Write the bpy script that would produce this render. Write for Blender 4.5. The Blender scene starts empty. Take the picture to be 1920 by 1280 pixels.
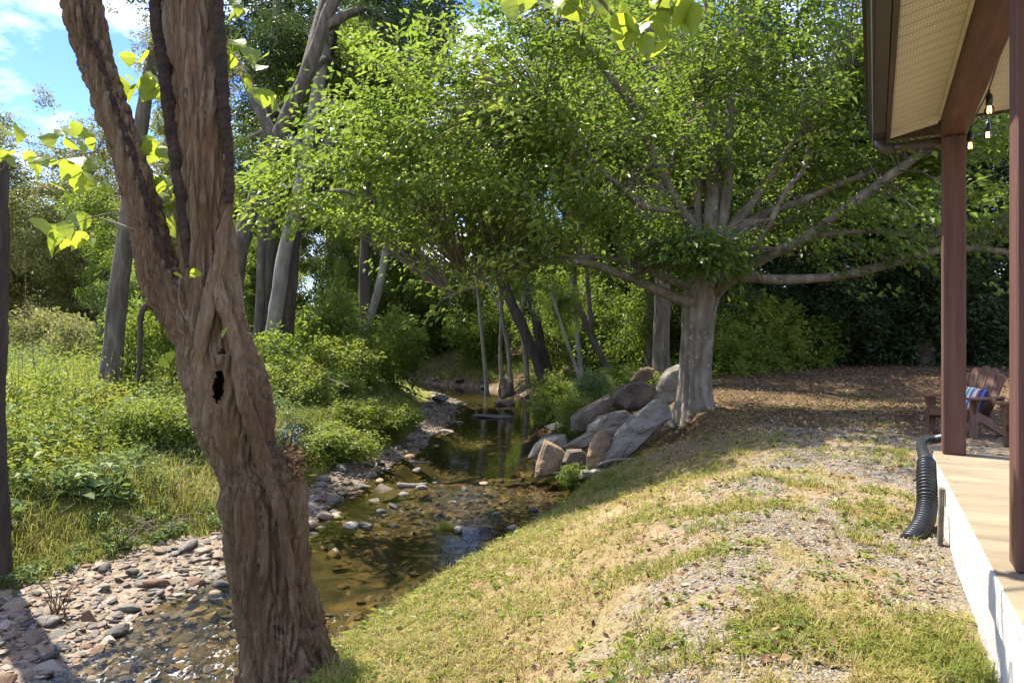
import bpy, bmesh, math, random
import numpy as np
from mathutils import Vector, Matrix, Euler

R = math.radians
random.seed(11)
rng = np.random.default_rng(11)
scene = bpy.context.scene

# ------------------------------------------------------------------ camera
F, CX, HOR, CAMZ = 1280.0, 960.0, 645.0, 1.5      # photo pixels (1920 wide)
cam_data = bpy.data.cameras.new("camera")
cam = bpy.data.objects.new("camera", cam_data)
scene.collection.objects.link(cam)
cam.location = (0, 0, CAMZ)
cam.rotation_euler = (R(90), 0, 0)
cam_data.sensor_width = 36.0
cam_data.lens = 24.0
cam_data.shift_y = 5.0 / 1920.0
cam_data.clip_start = 0.05
cam_data.clip_end = 2000
scene.camera = cam

# ------------------------------------------------------------------ sky, sun, exposure
SUN = Vector((-0.74, 0.68, 1.75)).normalized()
world = bpy.data.worlds.new("World")
scene.world = world
world.use_nodes = True
wn, wl = world.node_tree.nodes, world.node_tree.links
wn.clear()
wout = wn.new("ShaderNodeOutputWorld")
wbg = wn.new("ShaderNodeBackground")
sky = wn.new("ShaderNodeTexSky")
sky.sky_type = 'NISHITA'
sky.sun_disc = False
sky.sun_elevation = math.asin(SUN.z)
sky.sun_rotation = math.atan2(SUN.x, SUN.y)
sky.air_density = 1.0
sky.dust_density = 0.0
sky.ozone_density = 6.0
wtc = wn.new("ShaderNodeTexCoord")
wmap = wn.new("ShaderNodeMapping")
wmap.inputs['Scale'].default_value = (1.6, 1.6, 4.5)
wmap.inputs['Location'].default_value = (3.1, 0.4, 0.6)
wnz = wn.new("ShaderNodeTexNoise")
wnz.inputs['Scale'].default_value = 2.2
wnz.inputs['Detail'].default_value = 9
wnz.inputs['Roughness'].default_value = 0.6
wrp = wn.new("ShaderNodeValToRGB")
wrp.color_ramp.elements[0].position = 0.43
wrp.color_ramp.elements[0].color = (0, 0, 0, 1)
wrp.color_ramp.elements[1].position = 0.72
wrp.color_ramp.elements[1].color = (0.85, 0.85, 0.85, 1)
wmx = wn.new("ShaderNodeMixRGB")
wmx.inputs[2].default_value = (8.6, 8.9, 9.3, 1)
wl.new(wtc.outputs['Generated'], wmap.inputs['Vector'])
wl.new(wmap.outputs['Vector'], wnz.inputs['Vector'])
wl.new(wnz.outputs['Fac'], wrp.inputs['Fac'])
wl.new(wrp.outputs['Color'], wmx.inputs[0])
whs = wn.new("ShaderNodeHueSaturation")
whs.inputs['Saturation'].default_value = 1.15
whs.inputs['Hue'].default_value = 0.52
whs.inputs['Value'].default_value = 0.85
wl.new(sky.outputs['Color'], whs.inputs['Color'])
wl.new(whs.outputs['Color'], wmx.inputs[1])
wl.new(wmx.outputs['Color'], wbg.inputs['Color'])
wbg.inputs['Strength'].default_value = 0.15
wl.new(wbg.outputs['Background'], wout.inputs['Surface'])

sun_data = bpy.data.lights.new("sun", 'SUN')
sun_data.energy = 4.9
sun_data.angle = R(0.6)
sun_data.color = (1.0, 0.93, 0.80)
sun_ob = bpy.data.objects.new("sun", sun_data)
scene.collection.objects.link(sun_ob)
sun_ob.rotation_euler = (-SUN).to_track_quat('-Z', 'Y').to_euler()

scene.view_settings.view_transform = 'Standard'
scene.view_settings.look = 'None'
scene.view_settings.gamma = 1.0
scene.view_settings.exposure = 1.55
scene.render.engine = 'CYCLES'
scene.cycles.max_bounces = 9
scene.cycles.diffuse_bounces = 6
scene.cycles.glossy_bounces = 3
scene.cycles.transmission_bounces = 4
scene.cycles.transparent_max_bounces = 8
scene.cycles.use_denoising = True
scene.cycles.caustics_reflective = False
scene.cycles.caustics_refractive = False

# ------------------------------------------------------------------ helpers
COL = scene.collection


def P(px, py, depth):
    """photo pixel + distance along the view axis -> world point"""
    return np.array([(px - CX) / F * depth, depth, CAMZ - (py - HOR) / F * depth])


def hash3(ix, iy, iz):
    h = (ix * 374761393 + iy * 668265263 + iz * 1274126177) & 0xFFFFFFFF
    h = ((h ^ (h >> 13)) * 1274126177) & 0xFFFFFFFF
    h = h ^ (h >> 16)
    return (h & 0xFFFF) / 65535.0


def vnoise(p):
    p = np.asarray(p, float)
    i = np.floor(p).astype(np.int64)
    f = p - i
    u = f * f * (3 - 2 * f)
    x, y, z = i[..., 0], i[..., 1], i[..., 2]
    r = 0
    for dx in (0, 1):
        wx = u[..., 0] if dx else 1 - u[..., 0]
        for dy in (0, 1):
            wy = u[..., 1] if dy else 1 - u[..., 1]
            for dz in (0, 1):
                wz = u[..., 2] if dz else 1 - u[..., 2]
                r = r + wx * wy * wz * hash3(x + dx, y + dy, z + dz)
    return r


def fbm(p, oct=4):
    p = np.asarray(p, float)
    a, s, t = 1.0, 0.0, 0.0
    for k in range(oct):
        s = s + a * vnoise(p * (2 ** k) + 17.3 * k)
        t += a
        a *= 0.5
    return s / t


def n2(x, y, sc, oct=3, seed=0.0):
    x = np.asarray(x, float)
    return fbm(np.stack([x * sc + seed, np.asarray(y, float) * sc - seed, np.full(x.shape, seed * 1.7)], -1), oct)


def sstep(a, b, x):
    t = np.clip((np.asarray(x, float) - a) / (b - a), 0, 1)
    return t * t * (3 - 2 * t)


def unit(v):
    v = np.asarray(v, float)
    return v / np.maximum(np.linalg.norm(v, axis=-1, keepdims=True), 1e-9)


class MB:
    """collects vertices and faces, builds ONE mesh"""
    def __init__(self):
        self.v, self.f3, self.f4, self.t, self.n = [], [], [], [], 0

    def add(self, v, quads=None, tris=None, tint=0.5):
        v = np.asarray(v, float).reshape(-1, 3)
        if quads is not None and len(quads):
            self.f4.append(np.asarray(quads, np.int64).reshape(-1, 4) + self.n)
        if tris is not None and len(tris):
            self.f3.append(np.asarray(tris, np.int64).reshape(-1, 3) + self.n)
        self.v.append(v)
        t = np.asarray(tint, float)
        self.t.append(np.full(len(v), float(t)) if t.ndim == 0 else t.reshape(-1))
        self.n += len(v)
        return self

    def mesh(self, name, smooth=True):
        me = bpy.data.meshes.new(name)
        v = np.concatenate(self.v) if self.v else np.zeros((0, 3))
        f4 = np.concatenate(self.f4) if self.f4 else np.zeros((0, 4), np.int64)
        f3 = np.concatenate(self.f3) if self.f3 else np.zeros((0, 3), np.int64)
        me.vertices.add(len(v))
        me.vertices.foreach_set("co", v.astype(np.float32).ravel())
        loops = np.concatenate([f4.ravel(), f3.ravel()]).astype(np.int32)
        tot = np.concatenate([np.full(len(f4), 4), np.full(len(f3), 3)]).astype(np.int32)
        st = np.concatenate([[0], np.cumsum(tot)[:-1]]).astype(np.int32) if len(tot) else np.zeros(0, np.int32)
        me.loops.add(len(loops))
        me.loops.foreach_set("vertex_index", loops)
        me.polygons.add(len(tot))
        me.polygons.foreach_set("loop_start", st)
        me.polygons.foreach_set("loop_total", tot)
        me.polygons.foreach_set("use_smooth", np.full(len(tot), bool(smooth)))
        at = me.attributes.new("tint", 'FLOAT', 'POINT')
        at.data.foreach_set("value", np.concatenate(self.t).astype(np.float32))
        me.update(calc_edges=True)
        return me


def link(name, me, mat=None, parent=None, loc=None, label=None, cat=None, group=None, kind=None):
    o = bpy.data.objects.new(name, me)
    COL.objects.link(o)
    if mat is not None and me is not None and len(me.materials) == 0:
        me.materials.append(mat)
    if parent is not None:
        o.parent = parent
    if loc is not None:
        o.location = loc
    tag(o, label, cat, group, kind)
    return o


def tag(o, label=None, cat=None, group=None, kind=None):
    if label: o["label"] = label
    if cat: o["category"] = cat
    if group: o["group"] = group
    if kind: o["kind"] = kind
    return o


def thing(name, loc, label, cat, group=None):
    return link(name, None, None, None, tuple(float(c) for c in loc), label, cat, group)


def frames(path):
    path = np.asarray(path, float)
    t = np.gradient(path, axis=0)
    t = unit(t)
    up = np.array([0.0, 1.0, 0.0]) if abs(t[0][1]) < 0.9 else np.array([1.0, 0, 0])
    N = np.zeros_like(path)
    n = unit(up - t[0] * np.dot(up, t[0]))
    for i in range(len(path)):
        n = unit(n - t[i] * np.dot(n, t[i]))
        N[i] = n
    B = np.cross(t, N)
    return t, N, B


def resample(pts, rad, n):
    """smooth Catmull-Rom resampling of a polyline with radii"""
    pts = np.asarray(pts, float)
    rad = np.asarray(rad, float)
    d = np.concatenate([[0], np.cumsum(np.linalg.norm(np.diff(pts, axis=0), axis=1))])
    q = np.concatenate([pts, rad[:, None]], 1)
    e = np.vstack([2 * q[0] - q[1], q, 2 * q[-1] - q[-2]])
    out = []
    for s in np.linspace(0, d[-1], n):
        k = min(max(np.searchsorted(d, s, 'right') - 1, 0), len(pts) - 2)
        u = (s - d[k]) / max(d[k + 1] - d[k], 1e-9)
        p0, p1, p2, p3 = e[k], e[k + 1], e[k + 2], e[k + 3]
        out.append(0.5 * (2 * p1 + (p2 - p0) * u + (2 * p0 - 5 * p1 + 4 * p2 - p3) * u * u + (3 * p1 - p0 - 3 * p2 + p3) * u ** 3))
    out = np.array(out)
    return out[:, :3], np.maximum(out[:, 3], 0.0015)


def tube(mb, pts, rad, nseg=8, nring=None, disp=None, cap=True, tint=0.5, profile=None):
    if nring:
        pts, rad = resample(pts, rad, nring)
    pts = np.asarray(pts, float)
    rad = np.asarray(rad, float)
    t, N, B = frames(pts)
    th = np.linspace(0, 2 * math.pi, nseg, endpoint=False)
    d = N[:, None, :] * np.cos(th)[None, :, None] + B[:, None, :] * np.sin(th)[None, :, None]
    r = np.repeat(rad[:, None], nseg, 1)
    if profile is not None:
        r = r * profile(th[None, :], np.arange(len(pts))[:, None] / len(pts))
    base = pts[:, None, :] + d * r[..., None]
    if disp is not None:
        h = np.concatenate([[0], np.cumsum(np.linalg.norm(np.diff(pts, axis=0), axis=1))])
        r = r + disp(base, pts, d, h, r)
        base = pts[:, None, :] + d * r[..., None]
    nr = len(pts)
    idx = np.arange(nr * nseg).reshape(nr, nseg)
    a = idx[:-1]
    b = idx[1:]
    q = np.stack([a, np.roll(a, -1, 1), np.roll(b, -1, 1), b], -1).reshape(-1, 4)
    v = base.reshape(-1, 3)
    tris = []
    if cap:
        v = np.vstack([v, pts[0], pts[-1]])
        c0, c1 = nr * nseg, nr * nseg + 1
        for k in range(nseg):
            tris.append((c0, (k + 1) % nseg, k))
            tris.append((c1, idx[-1][k], idx[-1][(k + 1) % nseg]))
    mb.add(v, q, tris, tint)
    return mb


def box(mb, size, loc=(0, 0, 0), M=None, bev=0.0, tint=0.5):
    """box with small chamfers along all edges"""
    bm = bmesh.new()
    bmesh.ops.create_cube(bm, size=1.0)
    bmesh.ops.scale(bm, vec=size, verts=bm.verts)
    if bev > 0:
        bmesh.ops.bevel(bm, geom=list(bm.edges), offset=bev, segments=1, affect='EDGES')
    bm.verts.index_update()
    v = np.array([tuple(x.co) for x in bm.verts]) + np.asarray(loc, float)
    if M is not None:
        v = v @ np.asarray(M, float).T
    f4 = [[x.index for x in f.verts] for f in bm.faces if len(f.verts) == 4]
    f3 = [[x.index for x in f.verts] for f in bm.faces if len(f.verts) == 3]
    bm.free()
    mb.add(v, f4, f3, tint)
    return mb


def extrude(mb, poly, depth, M=None, off=(0, 0, 0), tint=0.5):
    """2-D outline (x,z) extruded along y by depth (convex or mild concave -> fan from centroid)"""
    poly = np.asarray(poly, float)
    n = len(poly)
    c = poly.mean(0)
    v = []
    for y in (0, depth):
        v += [(p[0], y, p[1]) for p in poly] + [(c[0], y, c[1])]
    v = np.array(v) + np.asarray(off, float)
    if M is not None:
        v = v @ np.asarray(M, float).T
    q, t = [], []
    for k in range(n):
        j = (k + 1) % n
        q.append((k, j, n + 1 + j, n + 1 + k))
        t.append((j, k, n))
        t.append((n + 1 + k, n + 1 + j, 2 * n + 1))
    mb.add(v, q, t, tint)
    return mb


def leaf_quads(c, d, nrm, L, W, fold=0.25, tint=0.5, droop=0.0):
    """N four-corner folded leaves -> (verts, quads, tint)"""
    c = np.asarray(c, float)
    d = unit(d)
    s = unit(np.cross(d, nrm))
    nn = np.cross(s, d)
    L = np.broadcast_to(np.asarray(L, float), (len(c),))[:, None]
    W = np.broadcast_to(np.asarray(W, float), (len(c),))[:, None]
    mid = c + d * L * 0.42
    a = mid + s * W * 0.5 + nn * W * fold
    b = mid - s * W * 0.5 + nn * W * fold
    tip = c + d * L - nn * L * droop
    v = np.stack([c, a, tip, b], 1).reshape(-1, 3)
    q = np.arange(len(c) * 4).reshape(-1, 4)
    t = np.repeat(np.broadcast_to(np.asarray(tint, float), (len(c),)), 4)
    return v, q, t


def rand_dirs(n):
    return unit(rng.normal(size=(n, 3)))


# ------------------------------------------------------------------ materials
def mat_new(name):
    m = bpy.data.materials.new(name)
    m.use_nodes = True
    nt = m.node_tree
    nt.nodes.clear()
    out = nt.nodes.new("ShaderNodeOutputMaterial")
    return m, nt.nodes, nt.links, out


def ramp(nodes, stops, interp='LINEAR'):
    r = nodes.new("ShaderNodeValToRGB")
    cr = r.color_ramp
    cr.interpolation = interp
    while len(cr.elements) < len(stops):
        cr.elements.new(0.5)
    for e, (p, c) in zip(cr.elements, stops):
        e.position = p
        e.color = (*c, 1)
    return r


def noise(nodes, links, vec, scale, detail=4, rough=0.55, stretch=None, dist=0.0):
    n = nodes.new("ShaderNodeTexNoise")
    n.inputs['Scale'].default_value = scale
    n.inputs['Detail'].default_value = detail
    n.inputs['Roughness'].default_value = rough
    n.inputs['Distortion'].default_value = dist
    if stretch is not None:
        mp = nodes.new("ShaderNodeMapping")
        mp.inputs['Scale'].default_value = stretch
        links.new(vec, mp.inputs['Vector'])
        vec = mp.outputs['Vector']
    links.new(vec, n.inputs['Vector'])
    return n


def math_node(nodes, links, op, a, b=None, clamp=False):
    m = nodes.new("ShaderNodeMath")
    m.operation = op
    m.use_clamp = clamp
    for i, x in enumerate((a, b)):
        if x is None:
            continue
        if isinstance(x, (int, float)):
            m.inputs[i].default_value = x
        else:
            links.new(x, m.inputs[i])
    return m.outputs[0]


def mixc(nodes, links, fac, a, b, blend='MIX'):
    m = nodes.new("ShaderNodeMixRGB")
    m.blend_type = blend
    for i, x in enumerate((fac, a, b)):
        if isinstance(x, (int, float)):
            m.inputs[i].default_value = x
        elif isinstance(x, tuple):
            m.inputs[i].default_value = (*x, 1)
        else:
            links.new(x, m.inputs[i])
    return m.outputs[0]


def solid(name, stops, scale=6.0, rough=0.7, bump=0.3, bscale=None, stretch=None, detail=6, dist=0.0,
          spots=None, bdist=0.01, spec=0.4, coords='Object', random_shift=True, metallic=0.0, value_var=0.0):
    """noise-ramp material with fine relief; spots = (scale, threshold, colour)"""
    m, N, L, out = mat_new(name)
    tc = N.new("ShaderNodeTexCoord")
    vec = tc.outputs[coords]
    oi = N.new("ShaderNodeObjectInfo")
    if random_shift:
        add = N.new("ShaderNodeVectorMath")
        add.operation = 'ADD'
        sc = N.new("ShaderNodeVectorMath")
        sc.operation = 'SCALE'
        cmb = N.new("ShaderNodeCombineXYZ")
        for k in range(3):
            L.new(oi.outputs['Random'], cmb.inputs[k])
        L.new(cmb.outputs[0], sc.inputs[0])
        sc.inputs['Scale'].default_value = 37.0
        L.new(vec, add.inputs[0])
        L.new(sc.outputs[0], add.inputs[1])
        vec = add.outputs[0]
    n1 = noise(N, L, vec, scale, detail, 0.6, stretch, dist)
    rp = ramp(N, stops)
    L.new(n1.outputs['Fac'], rp.inputs['Fac'])
    col = rp.outputs['Color']
    if spots:
        n3 = noise(N, L, vec, spots[0], 3, 0.6, stretch if len(spots) > 3 else None)
        r3 = ramp(N, [(spots[1], (0, 0, 0)), (min(spots[1] + 0.07, 1), (1, 1, 1))])
        L.new(n3.outputs['Fac'], r3.inputs['Fac'])
        col = mixc(N, L, r3.outputs['Color'], col, spots[2])
    if value_var > 0:
        hs = N.new("ShaderNodeHueSaturation")
        v = math_node(N, L, 'MULTIPLY_ADD', oi.outputs['Random'], value_var)
        v.node.inputs[2].default_value = 1 - value_var / 2
        L.new(v, hs.inputs['Value'])
        L.new(col, hs.inputs['Color'])
        col = hs.outputs['Color']
    b = N.new("ShaderNodeBsdfPrincipled")
    b.inputs['Roughness'].default_value = rough
    b.inputs['Specular IOR Level'].default_value = spec
    b.inputs['Metallic'].default_value = metallic
    L.new(col, b.inputs['Base Color'])
    if bump > 0:
        n2_ = noise(N, L, vec, bscale or scale * 4, 8, 0.65, stretch, dist)
        bp = N.new("ShaderNodeBump")
        bp.inputs['Strength'].default_value = bump
        bp.inputs['Distance'].default_value = bdist
        L.new(n2_.outputs['Fac'], bp.inputs['Height'])
        L.new(bp.outputs['Normal'], b.inputs['Normal'])
    L.new(b.outputs['BSDF'], out.inputs['Surface'])
    return m


def leaf_mat(name, stops, trans=0.35, rough=0.5, spec=0.35, trans_col=(0.30, 0.42, 0.04)):
    """leaf colour from the per-leaf 'tint'; light passes through the blade"""
    m, N, L, out = mat_new(name)
    at = N.new("ShaderNodeAttribute")
    at.attribute_name = "tint"
    oi = N.new("ShaderNodeObjectInfo")
    f = math_node(N, L, 'MULTIPLY_ADD', oi.outputs['Random'], 0.16)
    f.node.inputs[2].default_value = -0.08
    f = math_node(N, L, 'ADD', f, at.outputs['Fac'], True)
    rp = ramp(N, stops)
    L.new(f, rp.inputs['Fac'])
    b = N.new("ShaderNodeBsdfPrincipled")
    b.inputs['Roughness'].default_value = rough
    b.inputs['Specular IOR Level'].default_value = spec
    L.new(rp.outputs['Color'], b.inputs['Base Color'])
    tr = N.new("ShaderNodeBsdfTranslucent")
    tcx = mixc(N, L, 0.5, rp.outputs['Color'], trans_col)
    L.new(tcx, tr.inputs['Color'])
    mx = N.new("ShaderNodeMixShader")
    mx.inputs[0].default_value = trans
    L.new(b.outputs[0], mx.inputs[1])
    L.new(tr.outputs[0], mx.inputs[2])
    L.new(mx.outputs[0], out.inputs['Surface'])
    return m


M = {}
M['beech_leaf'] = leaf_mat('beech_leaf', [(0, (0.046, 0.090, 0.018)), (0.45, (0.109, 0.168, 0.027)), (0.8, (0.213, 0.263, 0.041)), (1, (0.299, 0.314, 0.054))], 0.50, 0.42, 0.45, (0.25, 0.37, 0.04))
M['wood_leaf'] = leaf_mat('wood_leaf', [(0, (0.050, 0.096, 0.019)), (0.5, (0.119, 0.180, 0.028)), (0.85, (0.225, 0.270, 0.041)), (1, (0.325, 0.312, 0.054))], 0.54, 0.45, 0.4, (0.30, 0.38, 0.038))
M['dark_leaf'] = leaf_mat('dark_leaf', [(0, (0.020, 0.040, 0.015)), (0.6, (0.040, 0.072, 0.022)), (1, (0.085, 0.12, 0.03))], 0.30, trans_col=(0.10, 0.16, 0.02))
M['pale_leaf'] = leaf_mat('pale_leaf', [(0, (0.075, 0.10, 0.030)), (0.5, (0.16, 0.18, 0.055)), (0.85, (0.25, 0.23, 0.08)), (1, (0.27, 0.16, 0.06))], 0.40, trans_col=(0.4, 0.40, 0.10))
M['weed'] = leaf_mat('weed', [(0, (0.055, 0.105, 0.021)), (0.45, (0.135, 0.190, 0.032)), (0.8, (0.24, 0.275, 0.041)), (1, (0.34, 0.28, 0.075))], 0.50, trans_col=(0.40, 0.45, 0.053))
M['weed_cool'] = leaf_mat('weed_cool', [(0, (0.045, 0.095, 0.035)), (0.5, (0.105, 0.170, 0.055)), (1, (0.21, 0.25, 0.09))], 0.38, trans_col=(0.28, 0.38, 0.08))
M['grass'] = leaf_mat('grass', [(0, (0.109, 0.149, 0.029)), (0.4, (0.208, 0.226, 0.047)), (0.62, (0.327, 0.279, 0.095)), (0.85, (0.445, 0.347, 0.171)), (1, (0.297, 0.174, 0.076))], 0.35, rough=0.7, spec=0.15, trans_col=(0.445, 0.404, 0.095))
M['litter'] = leaf_mat('litter', [(0, (0.068, 0.040, 0.024)), (0.4, (0.144, 0.084, 0.044)), (0.75, (0.240, 0.148, 0.076)), (1, (0.336, 0.264, 0.160))], 0.08, rough=0.8, spec=0.15, trans_col=(0.240, 0.120, 0.040))
M['flower'] = solid('flower', [(0, (0.75, 0.72, 0.7)), (1, (0.82, 0.8, 0.78))], bump=0)
M['beech_bark'] = solid('beech_bark', [(0.25, (0.060, 0.044, 0.030)), (0.42, (0.115, 0.090, 0.064)), (0.58, (0.185, 0.155, 0.118)), (0.78, (0.27, 0.24, 0.195))], 5.5, 0.85, 0.8, 34, stretch=(1, 1, 0.5), spots=(11.0, 0.63, (0.30, 0.30, 0.26)), bdist=0.02)
M['wood_bark'] = solid('wood_bark', [(0.25, (0.035, 0.028, 0.021)), (0.5, (0.090, 0.072, 0.053)), (0.75, (0.18, 0.152, 0.115))], 9.0, 0.9, 1.0, 30, stretch=(1, 1, 0.22), bdist=0.03)
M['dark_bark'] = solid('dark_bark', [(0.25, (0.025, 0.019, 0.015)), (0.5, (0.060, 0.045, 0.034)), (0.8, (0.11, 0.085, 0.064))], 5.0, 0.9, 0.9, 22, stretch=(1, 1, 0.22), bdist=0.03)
M['pale_bark'] = solid('pale_bark', [(0.25, (0.101, 0.086, 0.065)), (0.5, (0.194, 0.173, 0.137)), (0.75, (0.302, 0.274, 0.223))], 5.0, 0.85, 0.7, 24, stretch=(1, 1, 0.3), bdist=0.02)
M['twig'] = solid('twig', [(0.3, (0.09, 0.07, 0.05)), (0.7, (0.21, 0.17, 0.13))], 8, 0.85, 0.4, 40)
M['vine_bark'] = solid('vine_bark', [(0.3, (0.018, 0.011, 0.008)), (0.6, (0.055, 0.033, 0.022)), (0.8, (0.10, 0.062, 0.042))], 14, 0.95, 1.0, 70, bdist=0.02)


def hollow_bark():
    m, N, L, out = mat_new('furrowed_bark')
    tc = N.new("ShaderNodeTexCoord")
    v = tc.outputs['Object']
    at = N.new("ShaderNodeAttribute")
    at.attribute_name = "tint"                      # height of the bark ridge (0 furrow .. 1 crest)
    n1 = noise(N, L, v, 1.6, 5, 0.6, (1, 1, 0.5))
    r1 = ramp(N, [(0.3, (0.128, 0.088, 0.054)), (0.5, (0.215, 0.158, 0.102)), (0.7, (0.280, 0.222, 0.155))])
    L.new(n1.outputs['Fac'], r1.inputs['Fac'])
    n2_ = noise(N, L, v, 60, 10, 0.75, (1, 1, 0.13), 1.2)
    r2 = ramp(N, [(0.28, (0.30, 0.27, 0.25)), (0.5, (0.85, 0.82, 0.8)), (0.75, (1.3, 1.27, 1.2))])
    L.new(n2_.outputs['Fac'], r2.inputs['Fac'])
    col = mixc(N, L, 1.0, r1.outputs[0], r2.outputs[0], 'MULTIPLY')
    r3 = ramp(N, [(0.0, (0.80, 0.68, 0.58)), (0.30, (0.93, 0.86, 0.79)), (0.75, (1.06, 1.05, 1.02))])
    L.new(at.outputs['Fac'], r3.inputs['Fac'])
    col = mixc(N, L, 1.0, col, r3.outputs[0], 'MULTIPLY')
    n4 = noise(N, L, v, 2.1, 4, 0.6)
    r4 = ramp(N, [(0.64, (0, 0, 0)), (0.80, (0.25, 0.25, 0.25))])
    L.new(n4.outputs['Fac'], r4.inputs['Fac'])
    col = mixc(N, L, r4.outputs[0], col, (0.20, 0.105, 0.055))
    # moss low on the creek side of the root flare
    sx = N.new("ShaderNodeSeparateXYZ")
    L.new(v, sx.inputs[0])
    mz = math_node(N, L, 'MULTIPLY_ADD', sx.outputs['Z'], -3.2)
    mz.node.inputs[2].default_value = 1.35
    mx_ = math_node(N, L, 'MULTIPLY_ADD', sx.outputs['X'], 5.0)
    mx_.node.inputs[2].default_value = -0.9
    mm = math_node(N, L, 'MINIMUM', mz, mx_)
    nm = noise(N, L, v, 9, 5, 0.6)
    mm = math_node(N, L, 'ADD', mm, math_node(N, L, 'SUBTRACT', nm.outputs['Fac'], 0.55))
    mm = math_node(N, L, 'MULTIPLY', mm, 1.2, True)
    col = mixc(N, L, mm, col, (0.075, 0.085, 0.02))
    b = N.new("ShaderNodeBsdfPrincipled")
    b.inputs['Roughness'].default_value = 0.92
    b.inputs['Specular IOR Level'].default_value = 0.2
    L.new(col, b.inputs['Base Color'])
    nb = noise(N, L, v, 85, 12, 0.78, (1, 1, 0.16), 1.2)
    bp = N.new("ShaderNodeBump")
    bp.inputs['Strength'].default_value = 1.0
    bp.inputs['Distance'].default_value = 0.016
    L.new(nb.outputs['Fac'], bp.inputs['Height'])
    L.new(bp.outputs['Normal'], b.inputs['Normal'])
    L.new(b.outputs[0], out.inputs['Surface'])
    return m


M['furrowed_bark'] = hollow_bark()
# stones
ST = {
    'tan': [(0.3, (0.134, 0.098, 0.060)), (0.55, (0.199, 0.154, 0.101)), (0.8, (0.252, 0.205, 0.145))],
    'grey': [(0.3, (0.081, 0.069, 0.055)), (0.55, (0.134, 0.118, 0.096)), (0.8, (0.193, 0.171, 0.145))],
    'rust': [(0.3, (0.108, 0.054, 0.029)), (0.55, (0.166, 0.098, 0.055)), (0.8, (0.215, 0.149, 0.096))],
    'slate': [(0.3, (0.035, 0.032, 0.028)), (0.55, (0.065, 0.059, 0.050)), (0.8, (0.108, 0.098, 0.084))],
    'pale': [(0.3, (0.204, 0.169, 0.125)), (0.55, (0.269, 0.235, 0.187)), (0.8, (0.312, 0.282, 0.235))],
}
for k, s in ST.items():
    M['stone_' + k] = solid('stone_' + k, s, 7.0, 0.72, 0.5, 45, bdist=0.01, value_var=0.45, spots=(16, 0.68, tuple(min(1, c * 1.5) for c in s[1][1])))
M['boulder_grey'] = solid('boulder_grey', [(0.25, (0.073, 0.062, 0.047)), (0.45, (0.164, 0.145, 0.114)), (0.62, (0.241, 0.219, 0.178)), (0.8, (0.362, 0.330, 0.273))], 2.6, 0.85, 0.8, 14, stretch=(1, 1, 2.2), spots=(5, 0.62, (0.112, 0.107, 0.045)), bdist=0.03)
M['boulder_brown'] = solid('boulder_brown', [(0.25, (0.082, 0.050, 0.028)), (0.5, (0.189, 0.122, 0.067)), (0.7, (0.262, 0.191, 0.109)), (0.85, (0.205, 0.187, 0.143))], 2.8, 0.85, 0.8, 14, spots=(6, 0.63, (0.089, 0.077, 0.042)), bdist=0.03)
M['boulder_dark'] = solid('boulder_dark', [(0.25, (0.043, 0.033, 0.024)), (0.5, (0.101, 0.077, 0.056)), (0.75, (0.183, 0.149, 0.116))], 2.8, 0.85, 0.8, 14, bdist=0.03)

# ------------------------------------------------------------------ terrain
WATER = -1.0
CL = np.array([(-4.6, -14, 1.5), (-3.9, -6, 1.3), (-3.1, 2, 1.05), (-2.45, 5.6, 0.98), (-1.90, 7.5, 1.20), (-1.10, 10, 1.70), (-0.75, 13, 1.90), (-0.60, 16.4, 1.6),
               (-0.35, 25.6, 1.7), (-1.0, 32, 1.8), (-3.6, 37.5, 2.1), (-8.5, 42.5, 2.3), (-16, 47, 2.4), (-34, 56, 2.5), (-90, 75, 2.5), (-300, 110, 2.5)])
cl_p, cl_w = resample(np.column_stack([CL[:, :2], np.zeros(len(CL))]), CL[:, 2], 700)
keep = cl_p[:, 1] < 75
cl_p2, cl_w2 = cl_p[keep][:, :2], cl_w[keep]
near_p, near_w = resample(np.column_stack([CL[:13, :2], np.zeros(13)]), CL[:13, 2], 360)
near_p = near_p[:, :2]
near_t = unit(np.gradient(near_p, axis=0))


def creek(x, y):
    """signed distance from the creek's centre line (right bank positive) and half width there"""
    x = np.asarray(x, float).ravel()
    y = np.asarray(y, float).ravel()
    d = np.empty(len(x))
    w = np.empty(len(x))
    for a in range(0, len(x), 20000):
        b = a + 20000
        dx = x[a:b, None] - near_p[None, :, 0]
        dy = y[a:b, None] - near_p[None, :, 1]
        q = dx * dx + dy * dy
        k = q.argmin(1)
        r = np.arange(len(k))
        side = near_t[k, 1] * dx[r, k] - near_t[k, 0] * dy[r, k]
        d[a:b] = np.sqrt(q[r, k]) * np.where(side >= 0, 1, -1)
        w[a:b] = near_w[k]
    return d, w


AX = np.array([math.sin(R(28)), math.cos(R(28))])       # along the porch, away from the camera
PX = np.array([math.cos(R(28)), -math.sin(R(28))])      # across the porch, away from the creek


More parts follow.
